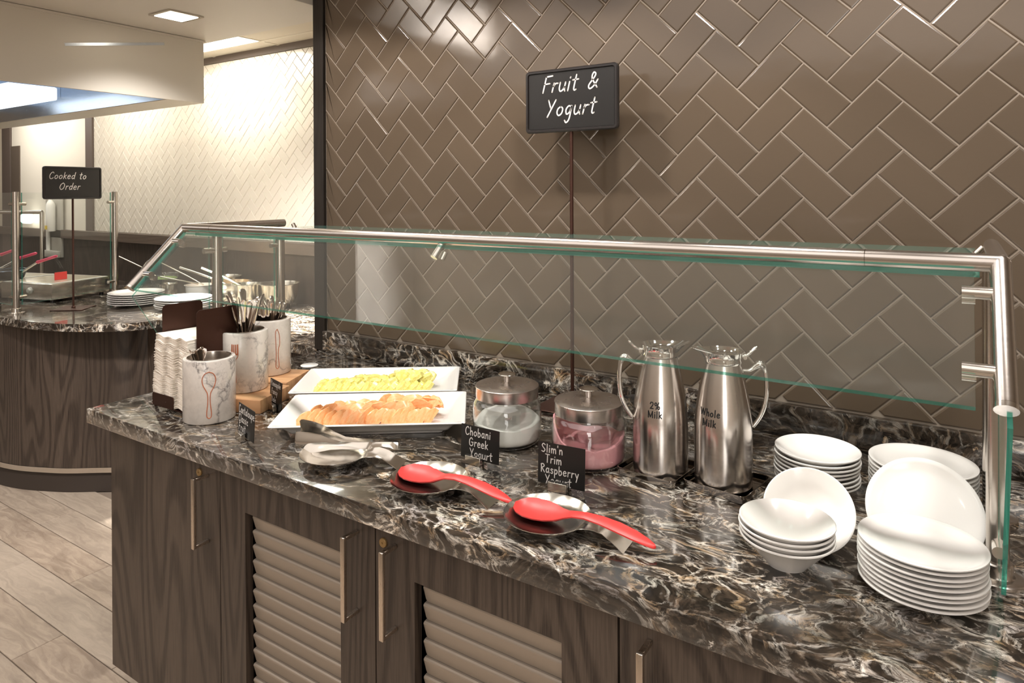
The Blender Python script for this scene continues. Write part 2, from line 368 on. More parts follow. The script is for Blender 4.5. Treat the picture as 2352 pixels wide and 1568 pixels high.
def catmull(P, n=8):
    P = [Vector(p) for p in P]; out = []
    for i in range(len(P)-1):
        p0 = P[i-1] if i else P[0]*2-P[1]; p1, p2 = P[i], P[i+1]; p3 = P[i+2] if i+2 < len(P) else P[-1]*2-P[-2]
        for k in range(n):
            t = k/n; out.append(.5*((2*p1)+(-p0+p2)*t+(2*p0-5*p1+4*p2-p3)*t*t+(-p0+3*p1-3*p2+p3)*t**3))
    out.append(P[-1]); return out
def xform(bm, m): bmesh.ops.transform(bm, matrix=m, verts=bm.verts); return bm
def T(x, y, z): return Matrix.Translation((x, y, z))
def RZ(a): return Matrix.Rotation(a, 4, 'Z')
def RX(a): return Matrix.Rotation(a, 4, 'X')
def RY(a): return Matrix.Rotation(a, 4, 'Y')

# ------------------------------------------------------------------ hand lettering: stroke glyphs (width, strokes), x height 1, baseline 0
G = {
'F': (1.15, [[(.25, 0), (.35, 1.8)], [(.33, 1.78), (1.15, 1.85)], [(.3, .95), (.95, 1.0)]]),
'r': (.75, [[(.15, 0), (.22, 1.0)], [(.2, .6), (.4, .92), (.72, .95)]]),
'u': (.95, [[(.12, 1), (.12, .35), (.3, .02), (.6, .15), (.78, .5)], [(.8, 1), (.78, .3), (.88, 0)]]),
'i': (.4, [[(.2, 1), (.16, 0)], [(.22, 1.42), (.23, 1.5)]]),
't': (.75, [[(.38, 1.7), (.32, .3), (.45, 0), (.62, .08)], [(.02, 1.15), (.72, 1.2)]]),
'&': (1.5, [[(1.35, .1), (.55, 1.15), (.62, 1.75), (.9, 1.6), (.8, 1.2), (.3, .4), (.5, 0), (.95, .3), (1.3, .95)]]),
'Y': (1.25, [[(.15, 1.8), (.6, .9)], [(1.1, 1.8), (.35, -.1)]]),
'o': (.95, [[(.5, 1), (.18, .75), (.14, .3), (.42, 0), (.75, .25), (.78, .75), (.5, 1)]]),
'g': (.95, [[(.78, .9), (.4, 1), (.14, .6), (.3, .1), (.65, .3), (.78, .9)], [(.78, 1), (.75, -.4), (.45, -.85), (.2, -.6)]]),
'C': (1.2, [[(1.05, 1.5), (.75, 1.82), (.3, 1.4), (.15, .7), (.4, .05), (.8, 0), (1.1, .3)]]),
'k': (.85, [[(.15, 0), (.2, 1.8)], [(.75, 1.05), (.18, .5)], [(.3, .6), (.8, 0)]]),
'e': (.9, [[(.15, .55), (.75, .62), (.6, 1.0), (.3, .95), (.12, .45), (.35, .02), (.8, .15)]]),
'd': (.95, [[(.75, .8), (.4, 1), (.13, .5), (.35, 0), (.72, .3)], [(.85, 1.8), (.78, .3), (.85, 0)]]),
'O': (1.4, [[(.8, 1.8), (.3, 1.4), (.15, .6), (.55, 0), (1.1, .4), (1.2, 1.3), (.8, 1.8), (.6, 1.7)]]),
'a': (.95, [[(.78, .85), (.4, 1), (.13, .5), (.32, 0), (.68, .3)], [(.78, 1), (.74, .3), (.88, 0)]]),
'n': (.9, [[(.15, 1), (.15, 0)], [(.16, .6), (.45, 1), (.7, .8), (.74, 0)]]),
'l': (.4, [[(.2, 1.8), (.18, 0)]]),
'p': (.9, [[(.15, 1), (.12, -.8)], [(.15, .7), (.5, 1), (.76, .6), (.5, .05), (.15, .25)]]),
's': (.8, [[(.68, .88), (.35, 1), (.2, .72), (.6, .4), (.5, .02), (.12, .12)]]),
'c': (.8, [[(.7, .8), (.4, 1), (.14, .5), (.35, .02), (.72, .18)]]),
'h': (.9, [[(.15, 1.8), (.15, 0)], [(.16, .6), (.45, 1), (.7, .8), (.74, 0)]]),
'b': (.9, [[(.15, 1.8), (.15, .1), (.5, 0), (.76, .4), (.55, .95), (.17, .7)]]),
'G': (1.3, [[(1.05, 1.5), (.65, 1.82), (.2, 1.2), (.22, .35), (.65, 0), (1.1, .3), (1.1, .8)], [(.7, .85), (1.25, .85)]]),
'K': (1.0, [[(.15, 0), (.15, 1.6)], [(.9, 1.6), (.2, .75)], [(.35, .85), (.95, 0)]]),
'S': (1.1, [[(.95, 1.55), (.55, 1.82), (.2, 1.4), (.5, .95), (.9, .5), (.6, .02), (.1, .15)]]),
'm': (1.3, [[(.12, 1), (.12, 0)], [(.14, .6), (.4, 1), (.6, .8), (.62, 0)], [(.63, .6), (.9, 1), (1.12, .8), (1.15, 0)]]),
"'": (.35, [[(.2, 1.8), (.18, 1.45)]]),
'T': (1.1, [[(.1, 1.8), (1.05, 1.75)], [(.6, 1.78), (.55, 0)]]),
'R': (1.1, [[(.2, 0), (.2, 1.75)], [(.1, 1.6), (.6, 1.8), (.9, 1.35), (.3, .9)], [(.35, .9), (1.0, 0)]]),
'y': (.9, [[(.12, 1), (.45, .1)], [(.82, 1), (.3, -.8)]]),
'P': (1.1, [[(.2, 0), (.2, 1.75)], [(.1, 1.65), (.6, 1.8), (.9, 1.3), (.25, .85)]]),
'D': (1.2, [[(.2, 0), (.22, 1.8)], [(.1, 1.75), (.75, 1.6), (1.05, .9), (.7, .1), (.15, 0)]]),
'M': (1.55, [[(.15, 0), (.15, 1.75)], [(.15, 1.70), (.75, .15)], [(.75, .15), (1.35, 1.70)], [(1.35, 0), (1.35, 1.75)]]),
'W': (1.9, [[(.05, 1.75), (.5, .08)], [(.5, .08), (.95, 1.6)], [(.95, 1.6), (1.4, .08)], [(1.4, .08), (1.85, 1.75)]]),
'2': (1.1, [[(.15, 1.3), (.3, 1.7), (.75, 1.72), (.95, 1.3), (.7, .8), (.15, .05)], [(.15, .08), (1.0, .08)]]),
'%': (1.5, [[(.35, 1.72), (.12, 1.5), (.14, 1.15), (.38, .95), (.6, 1.2), (.58, 1.55), (.35, 1.72)], [(1.15, 1.75), (.45, 0)], [(1.15, .75), (.92, .55), (.94, .2), (1.18, 0), (1.4, .25), (1.38, .6), (1.15, .75)]]),
' ': (.8, []),
}
def lettering(lines, x0, top, size, lead, width, slant=.12, track=.12, w=.09, shear=0):
    """flat ribbon strokes in the XZ plane, facing -Y"""
    bm = bmesh.new()
    for li, (txt, indent) in enumerate(lines):
        x = x0+indent; z0 = top-size*1.8-li*lead
        for ch in txt:
            gw, st = G[ch]
            for s in st:
                P = catmull([(a, b, 0) for a, b in s], 5) if len(s) > 2 else [Vector((a, b, 0)) for a, b in s]
                P = [(x+(p.x+p.y*slant)*size, z0+p.y*size+shear*(x+p.x*size-x0)) for p in P]
                hw = w*size; L, Rr = [], []
                for i, p in enumerate(P):
                    a = P[max(0, i-1)]; b = P[min(len(P)-1, i+1)]; dx, dz = b[0]-a[0], b[1]-a[1]; d = math.hypot(dx, dz) or 1
                    L.append((p[0]-dz/d*hw, p[1]+dx/d*hw)); Rr.append((p[0]+dz/d*hw, p[1]-dx/d*hw))
                Lv = [bm.verts.new((a, 0, b)) for a, b in L]; Rv = [bm.verts.new((a, 0, b)) for a, b in Rr]
                for i in range(len(P)-1): bm.faces.new((Rv[i], Rv[i+1], Lv[i+1], Lv[i]))
                for e, q in ((0, P[0]), (-1, P[-1])):
                    bm.faces.new([bm.verts.new((q[0]+hw*math.cos(t*PI/4), 0 if True else 0, q[1]+hw*math.sin(t*PI/4))) for t in range(8)])
            x += (gw+track)*size
    for f in bm.faces:
        if f.normal.y > 0 or True: pass
    bmesh.ops.recalc_face_normals(bm, faces=bm.faces)
    return bm

# =================================================================== THE SETTING
TOP = .865
def clip_poly(P, x0, x1, z0, z1):
    def cut(P, f, g):
        out = []
        for i in range(len(P)):
            a, b = P[i-1], P[i]; fa, fb = f(a), f(b)
            if (fa >= 0) != (fb >= 0): t = fa/(fa-fb); out.append((a[0]+(b[0]-a[0])*t, a[1]+(b[1]-a[1])*t))
            if fb >= 0: out.append(b)
        return out
    for f in (lambda p: p[0]-x0, lambda p: x1-p[0], lambda p: p[1]-z0, lambda p: z1-p[1]):
        if len(P) < 3: return []
        P = cut(P, f, None)
    return P
def area2(P): return sum(P[i-1][0]*P[i][1]-P[i][0]*P[i-1][1] for i in range(len(P)))/2
def inset(P, d):
    n = len(P); out = []
    for i in range(n):
        a, b, c = P[i-1], P[i], P[(i+1) % n]
        e1 = (b[0]-a[0], b[1]-a[1]); e2 = (c[0]-b[0], c[1]-b[1]); l1 = math.hypot(*e1) or 1e-9; l2 = math.hypot(*e2) or 1e-9
        n1 = (-e1[1]/l1, e1[0]/l1); n2 = (-e2[1]/l2, e2[0]/l2)
        k = 1+n1[0]*n2[0]+n1[1]*n2[1]; k = max(k, .25)
        out.append((b[0]+d*(n1[0]+n2[0])/k, b[1]+d*(n1[1]+n2[1])/k))
    return out
def clean(P):
    out = []
    for p in P:
        if not out or math.hypot(p[0]-out[-1][0], p[1]-out[-1][1]) > .0015: out.append(p)
    if len(out) > 2 and math.hypot(out[0][0]-out[-1][0], out[0][1]-out[-1][1]) < .0015: out.pop()
    return out
def tile_bm(bm, P, g, bev, th, yo=0, joint=0):
    P = clean(P)
    if len(P) < 3: return None
    if area2(P) < 0: P = P[::-1]
    if area2(P) < .00003: return None
    rings = [(inset(P, g), th), (inset(P, g), th*.45), (inset(P, g+bev*.35), th*.12), (inset(P, g+bev), 0)]
    if area2(rings[-1][0]) < area2(P)*.12: return None
    R = [[(x, yo+y, z) for x, z in r] for r, y in rings]
    grid_faces(bm, R, True, True, True); bmesh.ops.recalc_face_normals(bm, faces=bm.faces); return bm
def herring(parent, Wt, Lt, X0, Z0, x0, x1, z0, z1, Y, matname, g, bev, th, focus, tilt, limit=298):
    s = math.sqrt(.5); items = []; K = int(6/Wt)
    for k in range(-K, K):
        for m in range(-int(6/Lt), int(6/Lt)):
            a0, b0 = -k*Wt+m*Lt, k*Wt+m*Lt
            for ori, (aa, bb, da, db) in enumerate(((a0, b0, Lt, Wt), (a0+Lt, b0, Wt, Lt))):
                P = [((a+b)*s+X0, (b-a)*s+Z0) for a, b in ((aa, bb), (aa+da, bb), (aa+da, bb+db), (aa, bb+db))]
                cx = sum(p[0] for p in P)/4; cz = sum(p[1] for p in P)/4
                if cx < x0-Lt or cx > x1+Lt or cz < z0-Lt or cz > z1+Lt: continue
                Q = clip_poly(P, x0, x1, z0, z1)
                if len(Q) < 3 or abs(area2(Q)) < .00006: continue
                full = abs(area2(Q)) > abs(area2(P))*.999
                items.append(((cx-focus[0])**2+(cz-focus[1])**2, ori, cx, cz, Q, full))
    items.sort(key=lambda t: t[0]); proto = {}; rest = bmesh.new(); n = 0
    for d, ori, cx, cz, Q, full in items:
        if n >= limit:
            b = bmesh.new()
            if tile_bm(b, Q, g, bev, th):
                me = bpy.data.meshes.new('t'); b.to_mesh(me); rest.from_mesh(me); bpy.data.meshes.remove(me)
            b.free(); continue
        if full and ori in proto: me = proto[ori]
        else:
            b = bmesh.new()
            L = [(x-cx, z-cz) for x, z in Q]
            if not tile_bm(b, L, g, bev, th): b.free(); continue
            me = finish(b, 'tile', matname, 0)
            if full: proto[ori] = me
        o = link_mesh('tile', me, parent, (cx, Y, cz), (random.uniform(-tilt, tilt), 0, random.uniform(-tilt, tilt))); n += 1
    if len(rest.verts):
        o = obj('tile_field', rest, matname, parent, 0, (0, Y, 0)); o['kind'] = 'stuff'
    else: rest.free()
# main tiled wall
wb = struct('wall_back', BX(-1.238, 3.6, .0026, .13, 0, 2.56), 'grout')
herring(wb, .0785, .152, 0, 1.954, -1.236, 1.40, .9415, 2.25, 0, 'tile', .0014, .0038, .0072, (.1, 1.45), .0042)
struct('trim_1', BX(-1.292, -1.237, -.012, .134, TOP+.0005, 2.555, .001), 'trim')
struct('baseboard_back', BX(1.95, 3.6, -.012, .004, 0, .1), 'strip')
struct('wall_right', BX(3.6, 3.7, -5, .13, 0, 2.56), 'room')
struct('wall_front', BX(-8, 3.7, -5.1, -5, 0, 2.56), 'room')
struct('added_glow_panel_1', BX(1.9, 3.1, -4.999, -4.98, .25, 2.25), 'fill_glow')  # unseen glowing panel, added for pitcher streaks and frontal fill
struct('wall_left', BX(-8.1, -8, -5.1, 2.2, 0, 2.56), 'room')
struct('ceiling', BX(-8.1, 3.7, -5.1, .134, 2.56, 2.66), 'room')
lo = struct('soffit', BX(-8, -1.30, -1.3, .165, 2.2, 2.555, .002), 'soffit')
c2 = struct('ceiling_back', BX(-8, -1.236, .165, .80, 2.302, 2.36), 'ceiling')
# grid lines of the back ceiling
for x in (-1.76, -2.4, -3.0, -3.6, -4.2): obj('ceiling_grid_bar', BX(x-.010, x+.010, .17, .70, 2.299, 2.302), 'cream', c2, 0)
obj('ceiling_grid_bar', BX(-6, -1.3, .565, .585, 2.2985, 2.302), 'cream', c2, 0)
# cream tiled wall behind the cooking counter
wc = struct('wall_back_left', BX(-8, -1.236, .7035, .80, 0, 2.302), 'grout_cream')
PC = .0507; LC = .0982
herring(wc, PC, LC, -2.152, 1.549, -4.50, -1.75, 1.197, 2.263, .70, 'tile_cream', .0009, .0018, .0045, (-2.5, 1.75), .004)
struct('trim_2', BX(-8, -1.30, .690, .7035, 2.263, 2.302), 'strip')
struct('trim_3', BX(-4.60, -4.502, .688, .7035, 1.197, 2.263), 'strip')
struct('wall_panel', BX(-5.86, -4.602, .694, .7035, 1.197, 2.302), 'cream')
dd = struct('door_1', BX(-5.86, -5.70, .686, .694, .9, 1.869), 'room_dark')
struct('trim_4', BX(-6.02, -5.862, .680, .7035, .9, 2.302), 'strip')
ld = struct('ledge', BX(-8, -1.30, .66, .7035, 1.133, 1.197, .003), 'ledge')
struct('wall_panel_lower', BX(-8, -1.236, .682, .7035, 0, 1.133), 'panel_wood')

# floor of wood-look planks
fl = struct('floor', BX(-8.1, 3.7, -5.1, 2.2, -.1, -.0045), plain('floor_grout', (.24, .19, .145), .8))
def plank_me(L):
    b = BX(-L/2+.0012, L/2-.0012, -.0745, .0745, -.0045, 0, .0012, 1); return finish(b, 'plank', 'plank', 0)
PM = plank_me(.93)
for k in range(-6, 14):
    y = -.654-.1525*(k)
    off = {0: -2.32, 1: -1.70, 2: -2.01}.get(k % 3, 0)
    if k % 3 == 1: off = -1.70
    if k % 3 == 2: off = -2.01
    for j in range(-3, 3):
        x = off+.93*j+.465
        if y > -.05: continue
        link_mesh('plank', PM, fl, (x, y, 0))

# =================================================================== MAIN COUNTER
def edged(bm): return bm
t = bmesh.new(); box(t, -1.256, 1.92, -.860, -.0005, TOP-.040, TOP, .0022, 2)
tag(obj('countertop', t, 'granite', None, 40), 'long dark veined stone countertop along the taupe tiled wall', 'countertop')
t = bmesh.new(); box(t, -1.236, 1.92, -.022, -.0005, TOP+.0003, .9405, .0015, 2)
tag(obj('backsplash', t, 'granite', None, 40), 'low dark stone upstand at the foot of the taupe tiled wall', 'backsplash')

def slat_mesh(x0, x1):
    bm = bmesh.new(); r = .010; n = 6; xs = [x0+r*(1-math.cos(i/n*PI/2)) for i in range(n+1)] + [x1-r*(1-math.cos(i/n*PI/2)) for i in range(n, -1, -1)]
    prof = [(.000, 0), (-.0064, -.0008), (-.0094, -.0026), (-.0100, -.0052), (-.0036, -.0325), (-.0028, -.0338), (.002, -.0342)]
    rings = []
    for x in xs:
        dx = min(x-x0, x1-x); c = (r-math.sqrt(max(0, r*r-(r-dx)**2))) if dx < r else 0
        ring = []
        for y, z in prof:
            zz = max(z, -.0342+c); ring.append((x, y, zz))
        ring += [(x, .003, max(-.0342+c, -.0342)), (x, .003, 0)]
        rings.append(ring)
    grid_faces(bm, rings, True, True, True); bmesh.ops.recalc_face_normals(bm, faces=bm.faces); return bm
def handle_bm():
    bm = bmesh.new(); box(bm, -.0055, .0055, -.042, -.034, 0, .168, .0012, 2)
    box(bm, -.0045, .0045, -.036, 0, .160, .168, .001, 1); box(bm, -.0045, .0045, -.036, 0, 0, .008, .001, 1); return bm
HM = finish(handle_bm(), 'handle', 'handle')
def cabinet(x0, x1, label, hx, vent=None, lock=None):
    t = thing('base_cabinet', label, 'cabinet', ((x0+x1)/2, -.42, 0)); ox = (x0+x1)/2
    def w(bm): return xform(bm, T(-ox, .42, 0))
    obj('carcass', w(BX(x0+.0004, x1-.0004, -.808, -.0045, .150, TOP-.0405)), 'oak', t, 0)
    obj('toe_kick', w(BX(x0+(.03 if x0 < -1.1 else 0), x1, -.765, -.745, 0, .150)), 'oak_kick', t, 0)
    d = bmesh.new(); g = .0018
    if vent:
        v0, v1, vz = vent; zb = .215
        for a in ((x0+g, v0, .152, .8225), (v1, x1-g, .152, .8225), (v0, v1, vz, .8225), (v0, v1, .152, zb)):
            box(d, a[0], a[1], -.830, -.8095, a[2], a[3])
    else: box(d, x0+g, x1-g, -.830, -.8095, .152, .8225, .0008, 1)
    do = obj('door', w(d), 'oak', t, 0)
    link_mesh('handle', HM, do, (hx-ox, -.830+.42, .622))
    if lock:
        b = bmesh.new(); lathe(b, [(.0095, 0), (.0095, .003), (.0085, .0042), (.002, .0042), (.002, .003)], 24)
        obj('lock', xform(b, T(lock[0]-ox, -.830+.42, lock[1]) @ RX(PI/2)), 'brass', do)
    if vent:
        b = bmesh.new(); box(b, v0-.012, v1+.012, -.8080, -.8068, zb-.01, vz+.01); obj('vent_back', w(b), 'room_dark', do, 0)
        me = finish(slat_mesh(v0+.014-ox, v1-.001-ox), 'slat', 'louver', 22); z = vz-.006
        while z-.0345 > zb: link_mesh('slat', me, do, (0, -.8105+.42, z)); z -= .0344
    return t
cabinet(-1.183, -.674, 'end oak base cabinet with a plain door, beside the open floor', -.722, None, (-.756, .786))
cabinet(-.674, -.161, 'oak base cabinet with louvred door and handle on its right', -.211, (-.577, -.261, .731))
cabinet(-.161, .363, 'oak base cabinet with louvred door, handle and brass lock on its left', -.107, (-.059, .261, .730), (-.138, .784))
cabinet(.363, .885, 'right oak base cabinet cut off by the bottom edge, plain door', .415)
cabinet(.885, 1.40, 'oak base cabinet beneath the right end of the buffet counter', .935)
cabinet(1.40, 1.90, 'last oak base cabinet at the far right end of the counter', 1.45)

# =================================================================== SNEEZE GUARD
XL, XR, RZc = -1.17, .859, 1.3665
sg = thing('sneeze_guard', 'steel tube sneeze guard with clear panes over the fruit and yogurt', 'sneeze guard', (-.15, -.5, TOP))
def sgp(name, bm, m, smooth=40): return obj(name, xform(bm, T(.15, .5, -TOP)), m, sg, smooth)
r = .0132
sgp('front_rail', TB([(XL, -.617, RZc), (XR, -.617, RZc)], r, 24), 'steel')
for x in (XL, XR):
    sgp('corner_joint', lathe(bmesh.new(), [(.001, -r), (r*.5, -r*.87), (r*.87, -r*.5), (r, 0), (r*.87, r*.5), (r*.5, r*.87), (.001, r)], 20, True, True, (x, -.617, RZc)), 'steel')
    sgp('end_rail', TB([(x, -.617, RZc), (x, -.25, RZc)], r, 24), 'steel')
    d = Vector((0, -.165, -.1665)).normalized(); p = Vector((x, -.617, RZc))
    arm = sgp('front_arm', TB([p, p+d*.226], r, 24), 'steel')
    obj('end_cap', xform(TB([p+d*.2265, p+d*.2335], r*1.03, 24), T(.15, .5, -TOP)), 'steel_bright', arm)
    for y in (-.507, -.266):
        po = sgp('post', LA([(.0135, TOP+.0008), (.0135, 1.354)], 24) if False else lathe(bmesh.new(), [(.0155, TOP+.012), (.0155, 1.352)], 28, True, True, (x, y, 0)), 'steel')
        obj('flange', xform(lathe(bmesh.new(), [(.040, 0), (.040, .0045), (.037, .007), (.023, .0075), (.021, .010), (.021, .026), (.019, .028)], 36, True, True, (x, y, TOP+.0004)), T(.15, .5, -TOP)), 'steel', po)
        for q in (0, 2.1, 4.2):
            obj('screw', xform(lathe(bmesh.new(), [(.0035, 0), (.0028, .0012), (.001, .0015)], 10, True, True, (x+.030*math.cos(q+.8), y+.030*math.sin(q+.8), TOP+.0074)), T(.15, .5, -TOP)), 'steel_bright', po)
for x in (-1.025, .687): sgp('joint_ring', TB([(x-.0006, -.617, RZc), (x+.0006, -.617, RZc)], r*1.012, 24), 'dark_chrome')
# panes: faces clear, edges green
def pane(name, P, ax, th):
    """P polygon in plane, ax: matrix mapping (u,v,w) to world"""
    bm = bmesh.new(); prism(bm, P, -th/2, th/2, 0, 1); bmesh.ops.recalc_face_normals(bm, faces=bm.faces)
    xform(bm, ax); return sgp(name, bm, ['glass', 'gedge'], 0)
pane('top_pane', [(-1.145, -.597), (.835, -.597), (.835, -.119), (-1.145, -.119)], T(0, 0, 1.3475), .009)
e = Vector((0, .165, .1665)).normalized()
ax = Matrix(((1, 0, 0, 0), (0, e.y, -e.z, -.617), (0, e.z, e.y, RZc), (0, 0, 0, 1)))
pane('front_pane', [(-1.142, -.2365), (.8275, -.2365), (.8275, -.021), (-1.142, -.021)], ax, .009)
for x in (XL, XR):
    ax = Matrix(((0, 0, 1, x+(.004 if x > 0 else 0)), (1, 0, 0, 0), (0, 1, 0, 0), (0, 0, 0, 1)))
    pane('end_pane', [(-.775, 1.178), (-.595, .884), (-.535, .884), (-.535, 1.335), (-.622, 1.335)], ax, .006)
    pane('side_pane', [(-.488, .884), (-.290, .884), (-.290, 1.335), (-.488, 1.335)], ax, .008)
# clamps
def clamp(p, q, rr=.0085):
    c = sgp('glass_clamp', TB([p, q], rr, 18), 'steel_bright'); return c
n_ = Vector((0, -e.z, e.y))
for x, s in ((XR, -1), (XL, 1)):
    for u in (-.055, -.180):
        p = Vector((x, -.617, RZc))+e*u; clamp(p+Vector((s*.010, 0, 0)), p+Vector((s*.046, 0, 0)), .0092)
        clamp(p+Vector((s*.030, 0, 0))-n_*.015, p+Vector((s*.046, 0, 0))-n_*.015, .0075)
for x in (-.16,): clamp(Vector((x, -.617, RZc-.010)), Vector((x-.006, -.640, RZc-.040)), .0085); clamp(Vector((x+.004, -.612, RZc-.03)), Vector((x, -.620, RZc-.046)), .007)
for x, s in ((XR, -1), (XL, 1)):
    for y in (-.50, -.27): clamp(Vector((x+s*.012, y+.05, RZc-.005)), Vector((x+s*.030, y+.05, RZc-.026)), .007)
    for z in (.925, 1.29):
        clamp(Vector((x, -.520, z)), Vector((x, -.553, z)), .009); clamp(Vector((x, -.494, z)), Vector((x, -.474, z)), .008); clamp(Vector((x, -.305, z)), Vector((x, -.281, z)), .008)

# =================================================================== THINGS ON THE MAIN COUNTER
Z = TOP+.0004
# ---- chalkboard sign on a tall stand
def table_sign(label, loc, rz, pole_h, bw, bh, lines, size, lead, x0, base_rz=0, bs=.085):
    t = thing('tabletop_sign', label, 'sign', loc, rz)
    o = obj('base', BX(-bs, bs, -bs, bs, 0, .004, .0015, 1), 'bronze', t); o.rotation_euler = (0, 0, base_rz)
    obj('pole', lathe(bmesh.new(), [(.009, .004), (.009, .010), (.0052, .014), (.0052, pole_h)], 16), 'bronze', t)
    fr = bmesh.new(); P = rrect(bw/2, bh/2, .012, 5); Pi = rrect(bw/2-.010, bh/2-.010, .006, 5)
    R = [[(x, y, z) for x, z in Q] for Q, y in ((P, .006), (P, -.003), (inset(P, .003), -.006), (inset(Pi, -.002), -.006), (Pi, -.0015))]
    grid_faces(fr, R, True, True, True); bmesh.ops.recalc_face_normals(fr, faces=fr.faces)
    f = obj('frame', fr, 'black_frame', t, 40, (0, -.004, pole_h+bh/2-.004))
    obj('board', BX(-bw/2+.011, bw/2-.011, -.0022, -.0016, -bh/2+.011, bh/2-.011), 'black', f, 0)
    L = lettering(lines, x0, 0, size, lead, 0, .22, .16, .085); o = obj('lettering', L, 'chalk', f, 0, (0, -.0024, bh/2))
    return t
table_sign('tall black Fruit and Yogurt sign on a thin bronze stand before the taupe wall', (-.108, -.106, Z), 0, .779, .293, .180,
           [('Fruit &', 0), ('Yogurt', .012)], .0250, .068, -.095)
for o in [o for o in bpy.data.objects if o.name.startswith('lettering')]: o.location.z -= .020
# ---- marble crocks
def crock_mesh():
    H = .170; R = .0665
    return LA([(.060, 0), (R-.002, .0006), (R, .003), (R, H-.004), (R-.0015, H-.001), (R-.004, H), (.056, H), (.0552, H-.001), (.0545, H-.006), (.0545, .012), (.0, .012)], 56, True, False)
CM = finish(crock_mesh(), 'body', 'marble')
LM = finish(LA([(.0555, .1698), (.0565, .1712), (.0550, .1716), (.0540, .168), (.0538, .014), (0, .014)], 48, False, False), 'steel_liner', 'steel')
def wrap_tube(pts, R, r, phi0, closed=False):
    """polyline (u along circumference, z) laid on a cylinder of radius R"""
    P = [((R)*math.cos(phi0+u/R), (R)*math.sin(phi0+u/R), z) for u, z in pts]
    if closed: P.append(P[1])
    return TB(P, r, 8, True)
def crock(label, loc, kind, phi, h=.170):
    t = thing('marble_crock', label, 'crock', loc); s = h/.170
    a = link_mesh('body', CM, t); l = link_mesh('steel_liner', LM, t); a.scale = l.scale = (1, 1, s)
    if kind == 'spoon':
        L = [(0, .142), (.011, .136), (.0165, .122), (.014, .106), (.007, .092), (.0035, .082), (.003, .060), (.0055, .035), (.005, .022), (0, .017)]
        pts = catmull([(u, z, 0) for u, z in L], 5); pts = [(p.x, p.y) for p in pts]; pts = pts+[(-u, z) for u, z in reversed(pts)]
        b = wrap_tube(pts, .0668, .0011, phi)
    elif kind == 'fork':
        b = bmesh.new()
        for k in range(4): tube(b, [(.0668*math.cos(phi+(k-1.5)*.005/.0668), .0668*math.sin(phi+(k-1.5)*.005/.0668), z) for z in (.140, .128, .112)], .0015, 6)
        for sgn in (-1, 1):
            L = [(.0085*sgn, .141), (.009*sgn, .112), (.006*sgn, .102), (.002*sgn, .094), (.002*sgn, .06), (.0035*sgn, .035), (0, .028)]
            P = catmull([(u, z, 0) for u, z in L], 4); tube(b, [(.0668*math.cos(phi+p.x/.0668), .0668*math.sin(phi+p.x/.0668), p.y) for p in P], .0010, 6)
        box(b, 0, .0006, -.0088, .0088, .110, .1145, mtx=RZ(phi) @ T(.0666, 0, 0))
    else:
        L = [(0, .145), (.0065, .125), (.0075, .095), (.004, .085), (.003, .06), (.0055, .03), (0, .022), (-.005, .03), (-.0035, .06), (-.004, .085), (-.005, .11), (-.0055, .135), (0, .145)]
        P = catmull([(u, z, 0) for u, z in L], 4); b = wrap_tube([(p.x, p.y) for p in P], .0668, .0010, phi)
    obj(kind+'_outline', b, 'copper', a); return t
cr1 = crock('marble crock of teaspoons at the counter front, copper spoon outline', (-.889, -.717, Z), 'spoon', math.atan2(-1.1, 1.7)-.02, .166)
# ---- maple blocks
BZ = TOP+.0375
def block(label, cx_, cy_, hx, hy, a):
    b = bmesh.new(); box(b, -hx, hx, -hy, hy, 0, .037, .0015, 2); o = obj('wooden_block', b, 'maple', None, 40, (cx_, cy_, Z), (0, 0, a))
    return tag(o, label, 'block')
a1 = math.radians(21)
def corner(px, py, a, hx, hy):      # centre from the front right corner
    return px-hx*math.cos(a)-hy*math.sin(a), py-hx*math.sin(a)+hy*math.cos(a)
x, y = corner(-.796, -.626, a1, .105, .076); block('thick maple block under the marble crock of forks', x, y, .105, .076, a1)
a2 = math.radians(24); x, y = corner(-.879, -.4745, a2, .11, .078); block('thick maple block under the rear marble crock of knives', x, y, .11, .078, a2)
crock('marble crock full of forks on a maple block, copper fork outline', (-.942, -.572, BZ+.0008), 'fork', math.atan2(-1.1, 1.7)-.42)
crock('rear marble crock packed with knives on a maple block, copper knife outline', (-1.032, -.418, BZ+.0008), 'knife', math.atan2(-1.1, 1.7)+.30)
# ---- cutlery
def flat_strip(prof, bend=None):
    """prof: (s, halfwidth, thickness, lateral y) along +Z"""
    bm = bmesh.new(); R = []
    for s, hw, th, y in prof:
        R.append([(hw*math.cos(a), y+th*math.sin(a), s) for a in [2*PI*k/10 for k in range(10)]])
    grid_faces(bm, R, True, True, True); return bm
def fork_mesh():
    b = flat_strip([(a_, b_*1.3, c_*1.2, d_) for a_, b_, c_, d_ in [(.040, .009, .0008, .003), (.055, .011, .0010, .0), (.064, .006, .0013, -.001), (.075, .0028, .0018, 0), (.11, .0030, .0017, 0), (.15, .0055, .0014, 0), (.178, .0080, .0012, -.001), (.190, .0085, .0012, -.002), (.197, .0065, .0011, -.003), (.1995, .002, .0008, -.003)]])
    for k in range(4): tube(b, [((k-1.5)*.0048, .003, .041), ((k-1.5)*.0050, .0045, .02), ((k-1.5)*.0048, .003, 0)], [.0015, .0013, .0006], 6)
    return finish(b, 'fork', 'cutlery')
def knife_mesh():
    return finish(flat_strip([(0, .002, .0004, 0), (.01, .007, .0006, 0), (.06, .0095, .0008, 0), (.085, .008, .0010, 0), (.098, .005, .003, 0), (.12, .0060, .0034, 0), (.17, .0085, .0036, 0), (.200, .0100, .0036, 0), (.209, .0082, .003, 0), (.2125, .003, .0015, 0)]), 'knife', 'cutlery')
